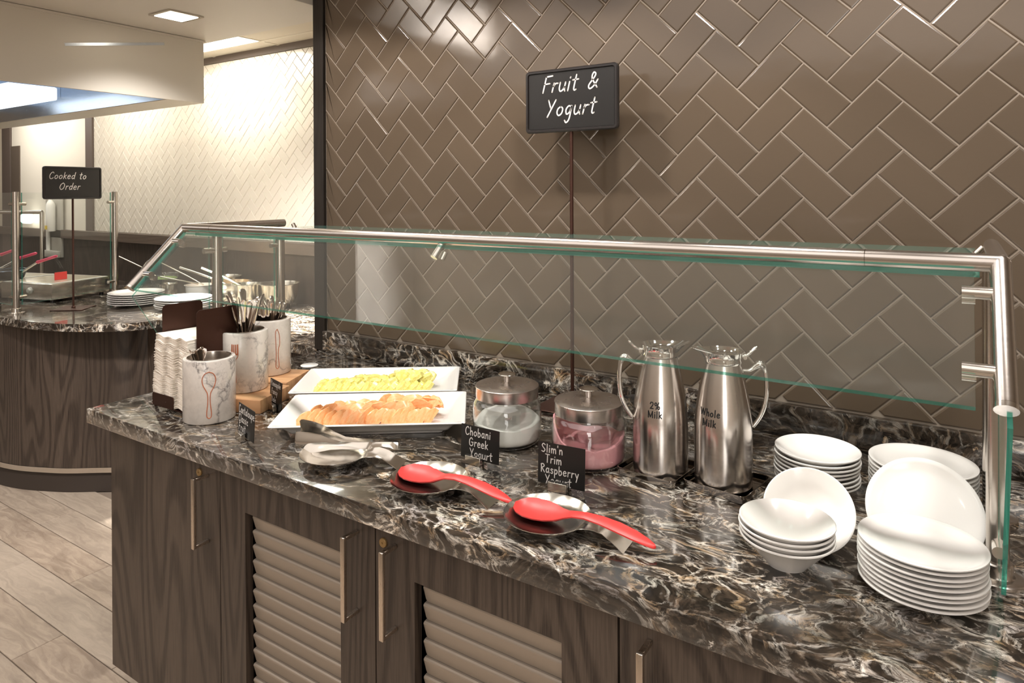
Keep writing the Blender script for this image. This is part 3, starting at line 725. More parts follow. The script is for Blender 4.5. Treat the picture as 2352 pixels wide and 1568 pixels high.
def spoon_mesh():
    return finish(flat_strip([(0, .0035, .002, 0), (.004, .008, .004, .002), (.015, .0130, .0055, .004), (.028, .0125, .005, .004), (.038, .007, .003, .002), (.046, .0028, .0018, 0), (.09, .0028, .0014, 0), (.120, .0055, .0012, -.001), (.134, .0068, .0010, -.002), (.1395, .0045, .0009, -.003), (.1405, .001, .0006, -.003)]), 'teaspoon', 'cutlery')
FM, KM, SM = fork_mesh(), knife_mesh(), spoon_mesh()
rnd = random.Random(11)
def fill(mesh, name, label, cat, group, cx_, cy_, zb, n, Lh, top_r, bot_r, spread=(0, 2*PI), zj=.0):
    for k in range(n):
        a = spread[0]+(spread[1]-spread[0])*(k+.5)/n+rnd.uniform(-.1, .1); rr = top_r*rnd.uniform(.35, 1.0)
        b = a+PI+rnd.uniform(-.7, .7); br = bot_r*rnd.uniform(.2, 1)
        p0 = Vector((cx_+br*math.cos(b), cy_+br*math.sin(b), zb+rnd.uniform(0, .004))); hgt = .155
        p1 = Vector((cx_+rr*math.cos(a), cy_+rr*math.sin(a), zb+hgt)); d = (p1-p0).normalized()
        q = d.to_track_quat('Z', 'Y').to_euler(); m = q.to_matrix() @ Matrix.Rotation(rnd.uniform(-.9, .9)+.58, 3, 'Z')
        o = link_mesh(name, mesh, None, p0+d*rnd.uniform(0, zj), m.to_euler()); tag(o, label, cat, group)
fill(FM, 'fork', 'polished steel fork standing handle up in the middle marble crock', 'fork', 'forks in the middle marble crock', -.942, -.572, BZ+.055, 16, .2, .047, .030, zj=.035)
fill(KM, 'knife', 'polished steel knife standing handle up in the rear marble crock', 'knife', 'knives in the rear marble crock', -1.032, -.418, BZ+.016, 22, .21, .046, .034, zj=.012)
fill(SM, 'teaspoon', 'small steel teaspoon leaning in the front marble crock', 'teaspoon', 'teaspoons in the front marble crock', -.889-.012, -.717-.010, Z+.040, 9, .14, .034, .022, (2.2, 5.2), zj=.012)
# ---- napkin caddy and napkins
nc = thing('napkin_caddy', 'dark bronze napkin caddy with upright side plates at the counter corner', 'napkin holder', (-1.03, -.66, Z))
def ncp(name, bm, m='bronze'): return obj(name, xform(bm, T(1.03, .66, -Z)), m, nc)
ncp('base', BX(-1.118, -.945, -.752, -.575, Z+.008, Z+.010))
def upright(x):
    b = bmesh.new(); P = rrect(.0625, .137, .012, 5, -.655, Z+.146); prism(b, P, -.001, .001)
    return xform(b, Matrix(((0, 0, 1, x), (1, 0, 0, 0), (0, 1, 0, 0), (0, 0, 0, 1))))
ncp('side_plate', upright(-1.116)); ncp('side_plate', upright(-.947))
b = bmesh.new(); P = rrect(.052, .017, .006, 4, -1.055, Z+.027); prism(b, P, -.001, .001)
ncp('front_lip', xform(b, Matrix(((1, 0, 0, 0), (0, 0, -1, -.752), (0, 1, 0, 0), (0, 0, 0, 1)))))
for x, y in ((-1.108, -.742), (-.955, -.742), (-1.108, -.585), (-.955, -.585)):
    ncp('ball_foot', lathe(bmesh.new(), [(.001, 0), (.004, .0008), (.005, .004), (.004, .007), (.001, .0082)], 14, True, True, (x, y, Z)))
def napkin_mesh(seed):
    r_ = random.Random(seed); bm = bmesh.new(); n = 18; ph = r_.uniform(0, 1); R = []
    for i in range(n+1):
        x = -.078+.156*i/n; w = .0030*math.sin(i*.95+seed*.15)+.0016*math.sin(i*.42+1.3)
        y = -.0008*math.cos(i*.8)+r_.uniform(-.0006, .0006); R.append([(x, -.074+y, w), (x, -.0755+y, w+.0014), (x, -.074+y, w+.0028), (x, .0, w*.25+.0028), (x, .07, .0028), (x, .07, 0), (x, 0, w*.25)])
    grid_faces(bm, R, True, True, True); return finish(bm, 'napkin', 'napkin')
NMs = [napkin_mesh(s) for s in range(8)]
for k in range(56):
    o = link_mesh('napkin', NMs[(k//3) % 8], None, (-1.0315+rnd.uniform(-.0012, .0012), -.665+rnd.uniform(-.0018, .0015)-.012*(1-k/56), Z+.0125+k*.00345), (0, 0, rnd.uniform(-.010, .010)))
    tag(o, 'top napkin of the folded white paper stack in the bronze caddy' if k == 55 else 'folded white paper napkin inside the tall stack in the bronze caddy', 'napkin', 'folded napkins in the bronze caddy')
# ---- fruit platters
def platter_mesh():
    bm = bmesh.new(); R = []
    for hx, hy, z, r_ in ((.165, .070, 0, .01), (.183, .083, .0005, .012), (.185, .085, .009, .012), (.199, .099, .011, .014), (.202, .102, .0155, .014), (.217, .115, .030, .012), (.232, .127, .0345, .008), (.2385, .133, .0365, .006), (.2395, .134, .0385, .006), (.2380, .1325, .0405, .006), (.232, .127, .0400, .006), (.226, .121, .0385, .008), (.200, .096, .024, .014), (.184, .078, .0155, .016), (.178, .072, .0145, .016)):
        R.append([(x, y, z) for x, y in rrect(hx, hy, r_, 5)])
    grid_faces(bm, R, True, True, True); return finish(bm, 'platter', 'china', 50)
PMsh = platter_mesh(); ang = math.radians(36.4)
def platter(label, cx_, cy_, a):
    o = link_mesh('serving_platter', PMsh, None, (cx_, cy_, Z), (0, 0, a)); return tag(o, label, 'platter')
p1 = (-.479, -.509, ang); p2 = (-.668, -.2965, math.radians(35.8))
platter('front long white platter of orange cantaloupe pieces', *p1)
platter('rear long white platter of yellow pineapple pieces', *p2)
def wedge_mesh(seed, L, Wd, Th, kind):
    r_ = random.Random(seed); bm = bmesh.new(); n = 7; R = []
    for i in range(n+1):
        t = i/n; s = math.sin(PI*min(max(t, .0), 1))**.30 if kind == 'melon' else (.75+.25*math.sin(PI*t))
        if i in (0, n): s = .45 if kind == 'melon' else .8
        x = (t-.5)*L; hw = Wd/2*s*(1+r_.uniform(-.08, .08)); th = Th*s*(1+r_.uniform(-.08, .08)); bow = -.18*L*((t-.5)*2)**2 if kind == 'melon' else 0
        sec = [(-hw, 0), (-hw*.85, th*.22), (-hw*.12, th), (hw*.15, th), (hw*.88, th*.2), (hw, 0)] if kind == 'melon' else [(-hw, 0), (-hw, th*.6), (-hw*.55, th), (hw*.5, th*.95), (hw, th*.65), (hw, .1*th)]
        R.append([(x, y+r_.uniform(-.0007, .0007), z+bow*.5+r_.uniform(-.0005, .0005)) for y, z in sec])
    grid_faces(bm, R, True, True, True); bmesh.ops.recalc_face_normals(bm, faces=bm.faces)
    return finish(bm, kind, {'melon': 'melon', 'pine': 'pine'}[kind], 24)
def slab_mesh(seed, R0, th):
    r_ = random.Random(seed); bm = bmesh.new(); n = 11; P = []
    for i in range(n):
        a = 2*PI*i/n; P.append((R0*(1+r_.uniform(-.16, .12))*math.cos(a), R0*.85*(1+r_.uniform(-.16, .12))*math.sin(a)))
    R = [[(x, y, -th/2) for x, y in inset(P, .002)], [(x, y, -th/2+.002) for x, y in P], [(x, y, th/2-.002) for x, y in P], [(x, y, th/2) for x, y in inset(P, .0025)]]
    grid_faces(bm, R, True, True, True); return finish(bm, 'pine_slab', 'pine', 35)
MELON = [wedge_mesh(s, .050+.009*(s % 3), .024+.004*(s % 2), .021, 'melon') for s in range(5)]
PINE = [wedge_mesh(20+s, .034+.006*(s % 3), .024, .020, 'pine') for s in range(5)]
SLAB = [slab_mesh(s, .022, .010) for s in range(3)]
def place(mesh, name, plat, u, v, w, rot, label, cat, group):
    cx_, cy_, a = plat; m = RZ(a) @ Matrix.Rotation(rot[2], 4, 'Z') @ RY(rot[1]) @ RX(rot[0])
    o = link_mesh(name, mesh, None, (cx_+u*math.cos(a)-v*math.sin(a), cy_+u*math.sin(a)+v*math.cos(a), Z+w), m.to_euler()); return tag(o, label, cat, group)
gm = ('orange cantaloupe slice in the row along the front white platter', 'melon piece', 'cantaloupe pieces on the front platter')
gp = ('yellow pineapple chunk in the row along the rear white platter', 'pineapple piece', 'pineapple pieces on the rear platter')
for k in range(16):                                      # front row: slices leaning against each other
    u = -.168+k*.0212; place(MELON[k % 5], 'melon_slice', p1, u, -.052+rnd.uniform(-.004, .004), .029, (.25+rnd.uniform(-.2, .2), -.88+rnd.uniform(-.15, .12), .45+rnd.uniform(-.18, .18)), *gm)
for k in range(12):
    u = -.150+k*.0270; place(MELON[(k*2) % 5], 'melon_slice', p1, u, -.012+rnd.uniform(-.006, .006), .030+rnd.uniform(0, .004)+.006*math.sin(PI*k/15), (rnd.uniform(-.4, .4), -.55+rnd.uniform(-.3, .3), .2+rnd.uniform(-.5, .5)), *gm)
for k in range(10):
    u = -.095+k*.0275; place(MELON[(k*3) % 5], 'melon_slice', p1, u, .022+rnd.uniform(-.006, .006), .030+(.012 if k > 5 else .003), (rnd.uniform(-.6, .6), rnd.uniform(-.6, .2), rnd.uniform(-.8, .8)), *gm)
for u, v, w in ((.055, .01, .052), (.09, .005, .050), (.120, -.01, .047), (.03, .018, .052), (.145, .012, .048)):
    place(MELON[int(u*100) % 5], 'melon_slice', p1, u, v, w, (rnd.uniform(-.8, .8), rnd.uniform(-.4, .3), rnd.uniform(-.6, .6)), *gm)
for k in range(17):
    u = -.165+k*.0198; place(PINE[k % 5], 'pineapple_chunk', p2, u, -.054+rnd.uniform(-.003, .003), .023, (.1, -.80+rnd.uniform(-.25, .2), .4+rnd.uniform(-.2, .2)), *gp)
for k in range(13):
    u = -.162+k*.0255; place(PINE[(k*2) % 5], 'pineapple_chunk', p2, u, -.018+rnd.uniform(-.007, .007), .027+(.010 if k > 10 else 0), (rnd.uniform(-.5, .5), -.5+rnd.uniform(-.4, .4), rnd.uniform(-.5, .7)), *gp)
for k in range(9):
    u = -.06+k*.024; place(PINE[(k*3+1) % 5], 'pineapple_chunk', p2, u, .018+rnd.uniform(-.006, .006), .028+(.014 if k > 4 else .0), (rnd.uniform(-.6, .6), rnd.uniform(-.6, .4), rnd.uniform(-.8, .8)), *gp)
for u, v, w, q in ((.070, -.006, .050, .9), (.095, -.004, .049, 1.0), (.112, -.002, .046, 1.05), (.128, 0, .043, 1.1), (.150, -.006, .046, .7)):
    place(SLAB[int(u*1000) % 3], 'pineapple_slab', p2, u, v, w, (q, rnd.uniform(-.3, .2), rnd.uniform(-.3, .3)), 'thick round pineapple slice leaning on the heaped right end of the rear platter', 'pineapple piece', 'round pineapple slices at the right end of the rear platter')
# ---- little cards
def card(label, x, y, rz, w, h, lines, size, lead, x0, holdx=0, slant=0.0, shear=0, drop=.004):
    t = thing('card_holder', label, 'label card', (x, y, Z), rz)
    obj('block', BX(holdx-.0205, holdx+.0205, .0012, .0125, 0, .0185, .0006, 1), 'steel_bright', t)
    c = obj('card', BX(-w/2, w/2, -.0007, .0007, 0, h), 'black', t, 0, (0, -.001, .008), (-.05, 0, 0))
    obj('lettering', lettering(lines, x0, 0, size, lead, 0, slant, .16, .105, shear), 'chalk', c, 0, (0, -.0011, h-drop))
    # front half of the clamp in front of the card
    obj('clamp_front', BX(holdx-.0205, holdx+.0205, -.0150, -.0045, 0, .0185, .0006, 1), 'steel_bright', t)
    return t
card('small black card reading Cantaloupe Classic Fruit at the front of the counter', -.6545, -.7715, math.radians(-15.7), .106, .074, [('Cantaloupe', 0), ('Classic', .001), ('Fruit', .003)], .0100, .0215, -.050, -.014)
card('small black pineapple card half hidden between maple block and white platter', -.790, -.580, math.radians(-15.7), .080, .074, [('Pineapple', 0), ('Fancy', .006), ('Dole', .008)], .0078, .0215, -.036, -.004)
card('black hand lettered Greek yogurt card before the white yogurt jar', -.087, -.579, 0, .104, .073, [('Chobani', 0), ('Greek', .011), ('Yogurt', .013)], .0098, .0232, -.041, -.010, shear=.0)
card('black hand lettered raspberry yogurt card before the pink yogurt jar', .1315, -.599, math.radians(5), .104, .083, [("Slim'n", .001), ('Trim', .010), ('Raspberry', 0), ('Yogurt', .010)], .0092, .0205, -.046, -.003, drop=.003)
# ---- yogurt jars
JO = [(.066, 0), (.076, .0015), (.0820, .008), (.0835, .020), (.0835, .080), (.0815, .092), (.0765, .101), (.0745, .105), (.0745, .116)]
JI = [(.0720, .116), (.0720, .105), (.0745, .100), (.0795, .090), (.0812, .080), (.0812, .020), (.0798, .010), (.074, .005), (0, .005)]
JM = finish(LA(JO+JI, 64, True, False), 'glass_body', 'jarglass')
LDm = finish(LA([(.0752, .1075), (.0762, .1075), (.0765, .109), (.0765, .1315), (.0778, .1325), (.0778, .1345), (.0765, .1355), (.060, .1385), (.035, .1405), (.010, .1415), (.0075, .1425), (.0075, .1560), (.009, .1565)], 64, True, False), 'lid', 'steel_lid')
KNm = finish(LA([(.0070, .1425), (.0070, .1570), (.0195, .1590), (.0215, .1605), (.0205, .1620), (.010, .1635), (.001, .1638)], 40, True, True), 'knob', 'steel_bright')
def jar(label, x, y):
    t = thing('glass_jar', label, 'jar', (x, y, Z)); link_mesh('glass_body', JM, t); l = link_mesh('lid', LDm, t); link_mesh('knob', KNm, l); return t
def yogurt(name, label, x, y, m, hf, holes):
    bm = bmesh.new(); seg = 56; R = []
    for r_, z in ((.0700, .0058), (.0765, .0085), (.0803, .014), (.0806, .022), (.0806, .034)): R.append([(r_*math.cos(2*PI*i/seg), r_*math.sin(2*PI*i/seg), z) for i in range(seg)])
    for f in (1.0, .985, .95, .88, .78, .66, .52, .38, .24, .1):
        ring = []
        for i in range(seg):
            a = 2*PI*i/seg; rr = .0806*f; ring.append((rr*math.cos(a), rr*math.sin(a), hf(a, f)))
        R.append(ring)
    grid_faces(bm, R, True, True, True); o = obj(name, bm, m, None, 60, (x, y, Z)); return tag(o, label, 'yogurt')
cam_dir = math.atan2(-1.815+.42, .816+.12)
def hy1(a, f):
    back = -math.cos(a-cam_dir)           # 1 at the far side
    h = .047+.014*max(0, back)*f+.0025*math.sin(3*a+1)*f+.004*noise.noise((math.cos(a)*3*f, math.sin(a)*3*f, 1))
    if f < .85: h -= .009*(1-abs(f-.4))
    return h+.004*max(0, math.cos(a-1.0))*(f > .6)
def hy2(a, f):
    left = max(0, math.cos(a-(cam_dir-1.9)))
    h = .044+.050*left**2*(f > .93)+.016*max(0, math.cos(a-.6))*(f > .7)+.004*math.sin(4*a)+.005*noise.noise((math.cos(a)*3, math.sin(a)*3, 5))
    return h-(.014*(1-f) if f < .9 else 0)
jar('glass jar of white yogurt with brushed steel lid', -.119, -.421); yogurt('yogurt', 'thick white yogurt inside the left glass jar', -.119, -.421, 'yogurt', hy1, 0)
jar('glass jar of pink yogurt with brushed steel lid beside the milk pitcher', .107, -.427); yogurt('yogurt', 'pink raspberry yogurt inside the right glass jar', .107, -.427, 'pink', hy2, 0)
# ---- milk pitchers
PP = [(.050, 0), (.0560, .0015), (.0575, .006), (.0580, .020), (.0580, .10), (.0572, .125), (.0550, .150), (.0515, .175), (.0470, .200), (.0415, .225), (.0368, .246), (.0362, .2485)]
def prad(z):
    for (r0, z0), (r1, z1) in zip(PP, PP[1:]):
        if z0 <= z <= z1: return r0+(r1-r0)*(z-z0)/(z1-z0)
    return PP[-1][0]
PB = finish(LA(PP+[(.034, .2485)], 64, True, True), 'body', 'steel_pot')
def collar():
    bm = bmesh.new(); seg = 56; R = []
    for r_, z, sp in ((.0360, .2470, 0), (.0378, .2490, 0), (.0385, .2530, .0), (.0375, .2580, .002), (.0385, .2650, .010), (.0410, .2720, .024), (.0405, .2728, .024), (.0370, .2685, .012), (.034, .2640, .004), (.0325, .2630, 0), (.02, .2640, 0), (.002, .2650, 0)):
        ring = []
        for i in range(seg):
            a = 2*PI*i/seg; k = max(0, math.cos(a))**6; ring.append(((r_+sp*k)*math.cos(a), (r_+sp*k*.25)*math.sin(a), z+sp*.25*k))
        R.append(ring)
    grid_faces(bm, R, True, True, True); return finish(bm, 'collar', 'chrome', 50)
PCm = collar()
def handle_pitcher():
    bm = bmesh.new()
    P = catmull([(-.040, 0, .232), (-.052, 0, .2325), (-.064, 0, .240), (-.074, 0, .246), (-.082, 0, .240), (-.086, 0, .222), (-.0875, 0, .195), (-.084, 0, .165), (-.075, 0, .140), (-.062, 0, .120), (-.0585, 0, .117)], 4)
    n = len(P); r_ = []
    for i in range(n):
        t_ = i/(n-1); r_.append(.0036+.0042*math.exp(-((t_-.30)/.10)**2)+.0012*math.sin(PI*t_))
    return finish(tube(bm, P, r_, 14, True), 'handle', 'chrome', 60)
PH = handle_pitcher()
def thumb():
    bm = bmesh.new(); tube(bm, catmull([(-.034, 0, .262), (-.044, 0, .262), (-.054, 0, .268), (-.062, 0, .276), (-.068, 0, .281)], 4), [.0040]*8+[.0038, .0034, .0032, .0032, .0034, .0038, .0036, .0028, .0020], 12, True)
    tube(bm, [(-.043, -.007, .259), (-.043, .007, .259)], .004, 12); return finish(bm, 'lid_lever', 'chrome', 60)
PT = thumb()
def text_on(body, txt, size, R, z, phi, weight=.03, sx=1.1):
    sz = size/2.45; wd_ = sum((G[c][0]+.24)*sz for c in txt)
    bm = lettering([(txt, 0)], -wd_/2, 0, sz, 0, 0, 0, .24, .15)
    for v in bm.verts:
        u, w_ = v.co.x, v.co.z+size*.30; rr = R(z+w_)+.0004; v.co = (rr*math.cos(phi+u/rr), rr*math.sin(phi+u/rr), z+w_)
    return obj('lettering', bm, 'ink', body, 0)
def pitcher(label, x, y, rz, lines, phi):
    t = thing('milk_pitcher', label, 'pitcher', (x, y, TOP+.0062), rz)
    b = link_mesh('body', PB, t); c = link_mesh('collar', PCm, t); link_mesh('lid_lever', PT, c); link_mesh('handle', PH, t)
    for txt, z in lines: text_on(b, txt, .0182, prad, z, phi-rz)
    return t
def saucer(label, x, y, s, a):
    bm = bmesh.new(); h = s/2; R = []
    for q, z, r_ in ((h-.004, 0, .010), (h-.0005, .001, .012), (h, .003, .012), (h, .0155, .012), (h-.0012, .0160, .011), (h-.0022, .0150, .010), (h-.003, .0045, .009), (h-.005, .0035, .008)):
        R.append([(u, v, z) for u, v in rrect(q, q, r_, 5)])
    grid_faces(bm, R, True, True, True); o = obj('drip_tray', bm, 'dark_chrome', None, 40, (x, y, Z), (0, 0, a)); return tag(o, label, 'tray')
ph1 = math.atan2(-1.8154+.413, .8157-.27); ph2 = math.atan2(-1.8154+.398, .8157-.40)
saucer('square mirror steel tray under the 2% milk pitcher', .263, -.404, .135, math.radians(-6))
saucer('square mirror steel tray under the whole milk pitcher', .407, -.394, .134, math.radians(-9))
pitcher('steel milk pitcher lettered 2% Milk, handle on the left', .271, -.413, math.radians(33), [('2%', .157), ('Milk', .139)], ph1-.19)
pitcher('steel milk pitcher lettered Whole Milk, handle on the right', .401, -.398, math.radians(208), [('Whole', .157), ('Milk', .137)], ph2-.50)
# ---- spoon rests
def rest_mesh():
    bm = bmesh.new(); R = []
    # dish then tongue: section across y at stations x; z profile
    st = []
    Rd = .080
    for i in range(15):
        a = PI-i/14*(PI-.55); x = Rd*math.cos(a); hw = Rd*math.sin(a); st.append((x, max(hw, .004), None))
    ext = [(.074, .036, .0235), (.084, .031, .0245), (.100, .0265, .0240), (.116, .0245, .0205), (.131, .0245, .0145), (.144, .0265, .0075), (.156, .0290, .0012)]
    m = 12
    def dish_z(x, y):
        rr = math.hypot(x, y); 
        if rr < .052: return .0085
        t_ = min(1, (rr-.052)/.028); return .0085+.0155*t_*t_*(1.25-.25*t_)
    for x, hw, z in st+ext:
        top = []; bot = []
        for j in range(m+1):
            y = -hw+2*hw*j/m
            zz = dish_z(x, y) if z is None else z+.0025*(y/hw)**2*(1 if x < .12 else 0)
            if z is None and x > .06: zz = max(zz, dish_z(x, y))
            top.append((x, y, zz)); bot.append((x, y, zz-.0011))
        R.append(top+bot[::-1])
    grid_faces(bm, R, True, True, True); lathe(bm, [(.0, .0066), (.044, .0066), (.046, .0002), (.047, .0002), (.0525, .0085)], 32, False, False)
    bmesh.ops.recalc_face_normals(bm, faces=bm.faces); return finish(bm, 'spoon_rest', 'steel_bright', 50)
RM = rest_mesh()
def rest(label, x, y, a): return tag(link_mesh('spoon_rest', RM, None, (x, y, Z), (0, 0, a)), label, 'spoon rest')
RA = (-.368, -.743, math.radians(24)); RB = (-.102, -.736, math.radians(5)); RCc = (.182, -.741, math.radians(4))
rest('steel spoon rest holding the tongs, leftmost of the three', *RA)
rest('steel spoon rest with a red spoon, between the other two rests', *RB)
rest('steel spoon rest with a red spoon, rightmost of the three', *RCc)
def red_spoon_mesh():
    bm = bmesh.new(); R = []
    st = [(-.066, .005, 0, .0), (-.062, .015, .003, .0), (-.052, .0240, .0075, 0), (-.034, .0300, .0100, 0), (-.014, .0305, .0105, 0), (.006, .0270, .0085, 0), (.026, .0190, .0055, .001), (.042, .0120, .0022, .005), (.058, .0092, 0, .010), (.082, .0092, 0, .0135), (.112, .0112, 0, .0125), (.142, .0130, 0, .0085), (.172, .0122, 0, .002), (.194, .0088, 0, -.004), (.206, .0050, 0, -.008), (.2095, .001, 0, -.009)]
    for x, hw, dep, z in st:
        top, bot = [], []
        for j in range(9):
            q = -1+2*j/8; y = hw*q; zt = z+dep*(q*q-1)+.0022*(1-q*q)*(dep == 0); top.append((x, y, zt+.0012)); bot.append((x, y, zt-.0016-.0022*(1-q*q)))
        R.append(top+bot[::-1])
    grid_faces(bm, R, True, True, True); return finish(bm, 'red_spoon', 'red', 60)
RS = red_spoon_mesh()
def rspoon(label, x, y, z, a, tilt, roll): 
    m = RZ(a) @ RY(tilt) @ RX(roll); return tag(link_mesh('serving_spoon', RS, None, (x, y, z), m.to_euler()), label, 'serving spoon')
rspoon('red silicone serving spoon whose tip points at the next rest', RB[0]-.010, RB[1]+.002, Z+.0235, math.radians(1), math.radians(-.5), .16)
rspoon('red silicone serving spoon on the rightmost rest, before the milk pitchers', RCc[0]-.003, RCc[1]+.002, Z+.0235, math.radians(0), math.radians(-.5), .16)
# ---- tongs
def tongs():
    t = thing('serving_tongs', 'short polished steel tongs with broad scoops lying on the left spoon rest', 'tongs', (-.262, -.652, Z+.030), math.radians(28))
    def arm(s):
        bm = bmesh.new(); R = []
        st = [(-.002, .0035, .0075, 0), (-.012, .0055, .0085, 0), (-.045, .0085, .0085, 0), (-.090, .0125, .0080, 0), (-.130, .0165, .0085, .001), (-.155, .0190, .0125, .003), (-.180, .0215, .0200, .005), (-.205, .0235, .0235, .006), (-.232, .0240, .0240, .006), (-.2365, .0215, .0235, .006), (-.2370, .0140, .0225, .006)]
        if s > 0: st = [(x*1.0, y, h*1.02, z+max(0, -x-.13)*.16) for x, y, h, z in st]
        for x, y, hw, z in st:
            y = s*y; i_ = -s*.0009; cv = s*.006*min(1, max(0, (-x-.13)/.06))
            P = [(-1, 0), (-.5, .75), (0, 1), (.5, .75), (1, 0)]
            R.append([(x, y+cv*(q-1), z+k*hw) for k, q in P]+[(x, y+cv*(q-1)+i_, z+k*hw) for k, q in P[::-1]])
        grid_faces(bm, R, True, True, True); bmesh.ops.recalc_face_normals(bm, faces=bm.faces); return bm
    obj('arm', arm(1), 'steel_bright', t, 50); obj('arm', arm(-1), 'chrome', t, 50)
    b = bmesh.new(); R = []
    for k in range(9):
        a = -PI/2+PI*k/8; R.append([(-.002+.005*math.cos(a), .0036*math.sin(a), -.0075), (-.002+.005*math.cos(a), .0036*math.sin(a), .0075), (-.002+.004*math.cos(a), .0026*math.sin(a), .0075), (-.002+.004*math.cos(a), .0026*math.sin(a), -.0075)])
    grid_faces(b, R, True, True, True); obj('spring_bow', b, 'chrome', t, 50)
tongs()
# ---- china
def plate_mesh(R, h, well, lip=.003):
    return finish(LA([(well*.72, 0), (well*.78, .0), (well*.82, .0018), (well, .004), (R*.86, h*.62), (R*.97, h-.0035), (R, h-.0022), (R, h-.0006), (R*.975, h), (R*.90, h-.0018), (R*.80, h*.55), (well*.97, .0065), (well*.8, .0052), (0, .005)], 72, True, False), 'plate', 'china', 50)
def bowl_mesh(R, h, foot):
    return finish(LA([(foot*.8, 0), (foot, .0), (foot+.001, .002), (foot+(R-foot)*.5, h*.50), (R-.003, h-.005), (R, h-.0028), (R, h-.0008), (R-.0018, h), (R-.004, h-.0012), (foot+(R-foot)*.5-.003, h*.54), (foot*.9, .0075), (foot*.4, .0055), (0, .005)], 72, True, False), 'bowl', 'china', 50)
ORD = ['bottom', 'second from bottom', 'third from bottom', 'fourth from bottom', 'fifth from bottom', 'sixth from bottom', 'seventh from bottom', 'eighth from bottom', 'ninth from bottom', 'tenth from bottom', 'eleventh from bottom', 'twelfth from bottom']
def stack(name, me, n, x, y, dz, lab, cat, group, dx=.0015, z0=Z, rn=rnd):
    for k in range(n):
        pos = 'topmost' if k == n-1 else ORD[k]
        o = link_mesh(name, me, None, (x+(rn.uniform(-dx, dx) if 0 < k else 0), y+(rn.uniform(-dx, dx) if 0 < k else 0), z0+k*dz), (0, 0, rn.uniform(0, 6)))
        tag(o, lab % pos, cat, group)
PL = plate_mesh(.0868, .0145, .058); PLb = plate_mesh(.0925, .0150, .064); BO = bowl_mesh(.0735, .0480, .031); BOb = bowl_mesh(.0805, .0300, .040)
stack('side_plate', PL, 9, .7605, -.603, .0076, 'white round plate, %s of the nearest stack at the front right', 'plate', 'plates in the front right stack')
stack('dinner_plate', PLb, 10, .748, -.272, .0076, 'white round plate, %s of the rear stack against the upstand', 'plate', 'plates in the rear right stack')
stack('deep_bowl', BO, 4, .5735, -.638, .0087, 'white cone shaped bowl, %s of the front stack of four', 'bowl', 'deep bowls in the front stack')
stack('shallow_bowl', BOb, 8, .566, -.318, .0080, 'white shallow bowl, %s of the rear stack beside the pitcher', 'bowl', 'shallow bowls in the rear stack', .002)
def lean(name, me, label, cat, c, nrm, R, h):
    n_ = Vector(nrm).normalized(); q = n_.to_track_quat('Z', 'Y').to_euler(); m = q.to_matrix()
    o = link_mesh(name, me, None, Vector(c)-n_*h, q); return tag(o, label, cat)
lean('leaning_plate', PL, 'white plate standing tilted between the two right plate stacks', 'plate', (.759, -.487, TOP+.0725), (.04, -.88, .60), .0868, .0145)
lean('leaning_bowl', BO, 'white bowl tipped on its side behind the front bowl stack', 'bowl', (.592, -.555, TOP+.0605), (.10, -.88, .85), .0735, .0480)

# =================================================================== BACKGROUND: COOKING COUNTER
cur = [(-2.408, .00), (-2.412, -.06), (-2.440, -.115), (-2.50, -.178), (-2.585, -.240), (-2.70, -.298), (-2.82, -.336), (-2.95, -.362), (-3.154, -.379)]
cur = [(p.x, p.y) for p in catmull([(x, y, 0) for x, y in cur], 4)]
out = [(-1.296, 0.0)]+cur+[(-4.9, -.40), (-4.9, .680), (-1.296, .680)]
b = bmesh.new(); prism(b, out[::-1], TOP-.036, TOP); bmesh.ops.recalc_face_normals(b, faces=b.faces)
tag(obj('countertop', b, 'granite', None, 30), 'curved dark stone countertop of the cooking station in the back', 'countertop')
bc = thing('curved_counter_base', 'curved dark wood base of the back counter with a steel strip near the floor', 'cabinet', (-3, .2, 0))
def bp(name, bm, m, smooth=30): return obj(name, xform(bm, T(3, -.2, 0)), m, bc, smooth)
fac = [(-2.62, .02), (-2.64, -.03), (-2.68, -.075), (-2.74, -.118), (-2.86, -.205), (-2.97, -.262), (-3.10, -.318), (-3.24, -.352), (-3.42, -.366)]
fac = [(p.x, p.y) for p in catmull([(x, y, 0) for x, y in fac], 4)]
def shell(off, z0, z1, name, m):
    P = [(-1.30, .05), (-2.60+off*0, .05)]+[(x-off*.55, y+off*.85) for x, y in fac]+[(-4.88, -.366+off), (-4.88, .66), (-1.30, .66)]
    b = bmesh.new(); prism(b, P[::-1], z0, z1); bmesh.ops.recalc_face_normals(b, faces=b.faces); return bp(name, b, m)
shell(0, .125, TOP-.0365, 'body', 'oak'); shell(-.004, .100, .1245, 'metal_strip', 'steel_bright'); shell(.012, 0.0005, .0995, 'toe_kick', 'oak_kick')

# hood
hx, hy, hz0, hz1 = -2.216, .119, 1.900, 2.1985
hd = thing('exhaust_hood', 'large pale brushed steel exhaust hood over the cooking station', 'hood', (-3.2, -.4, hz0))
def hp(name, bm, m, smooth=0): return obj(name, xform(bm, T(3.2, .4, -hz0)), m, hd, smooth)
hp('side_panel', BX(hx-.012, hx, -1.15, hy, hz0, hz1, .001, 1), 'hood')
hp('back_channel', BX(-4.6, hx-.0125, -.055, hy, hz0+.0005, hz0+.06), 'hood'); hp('back_panel', BX(-4.6, hx-.0125, hy-.012, hy, hz0+.0605, hz1), 'hood')
hp('front_panel', BX(-4.6, hx-.0125, -1.15, -1.138, hz0, hz1), 'hood')
hp('liner', BX(-4.6, hx-.0135, -.062, -.0555, hz0+.002, hz1), 'steel_in'); hp('liner_top', BX(-4.6, hx-.0135, -1.137, -.063, hz1-.01, hz1-.001), 'steel_in')
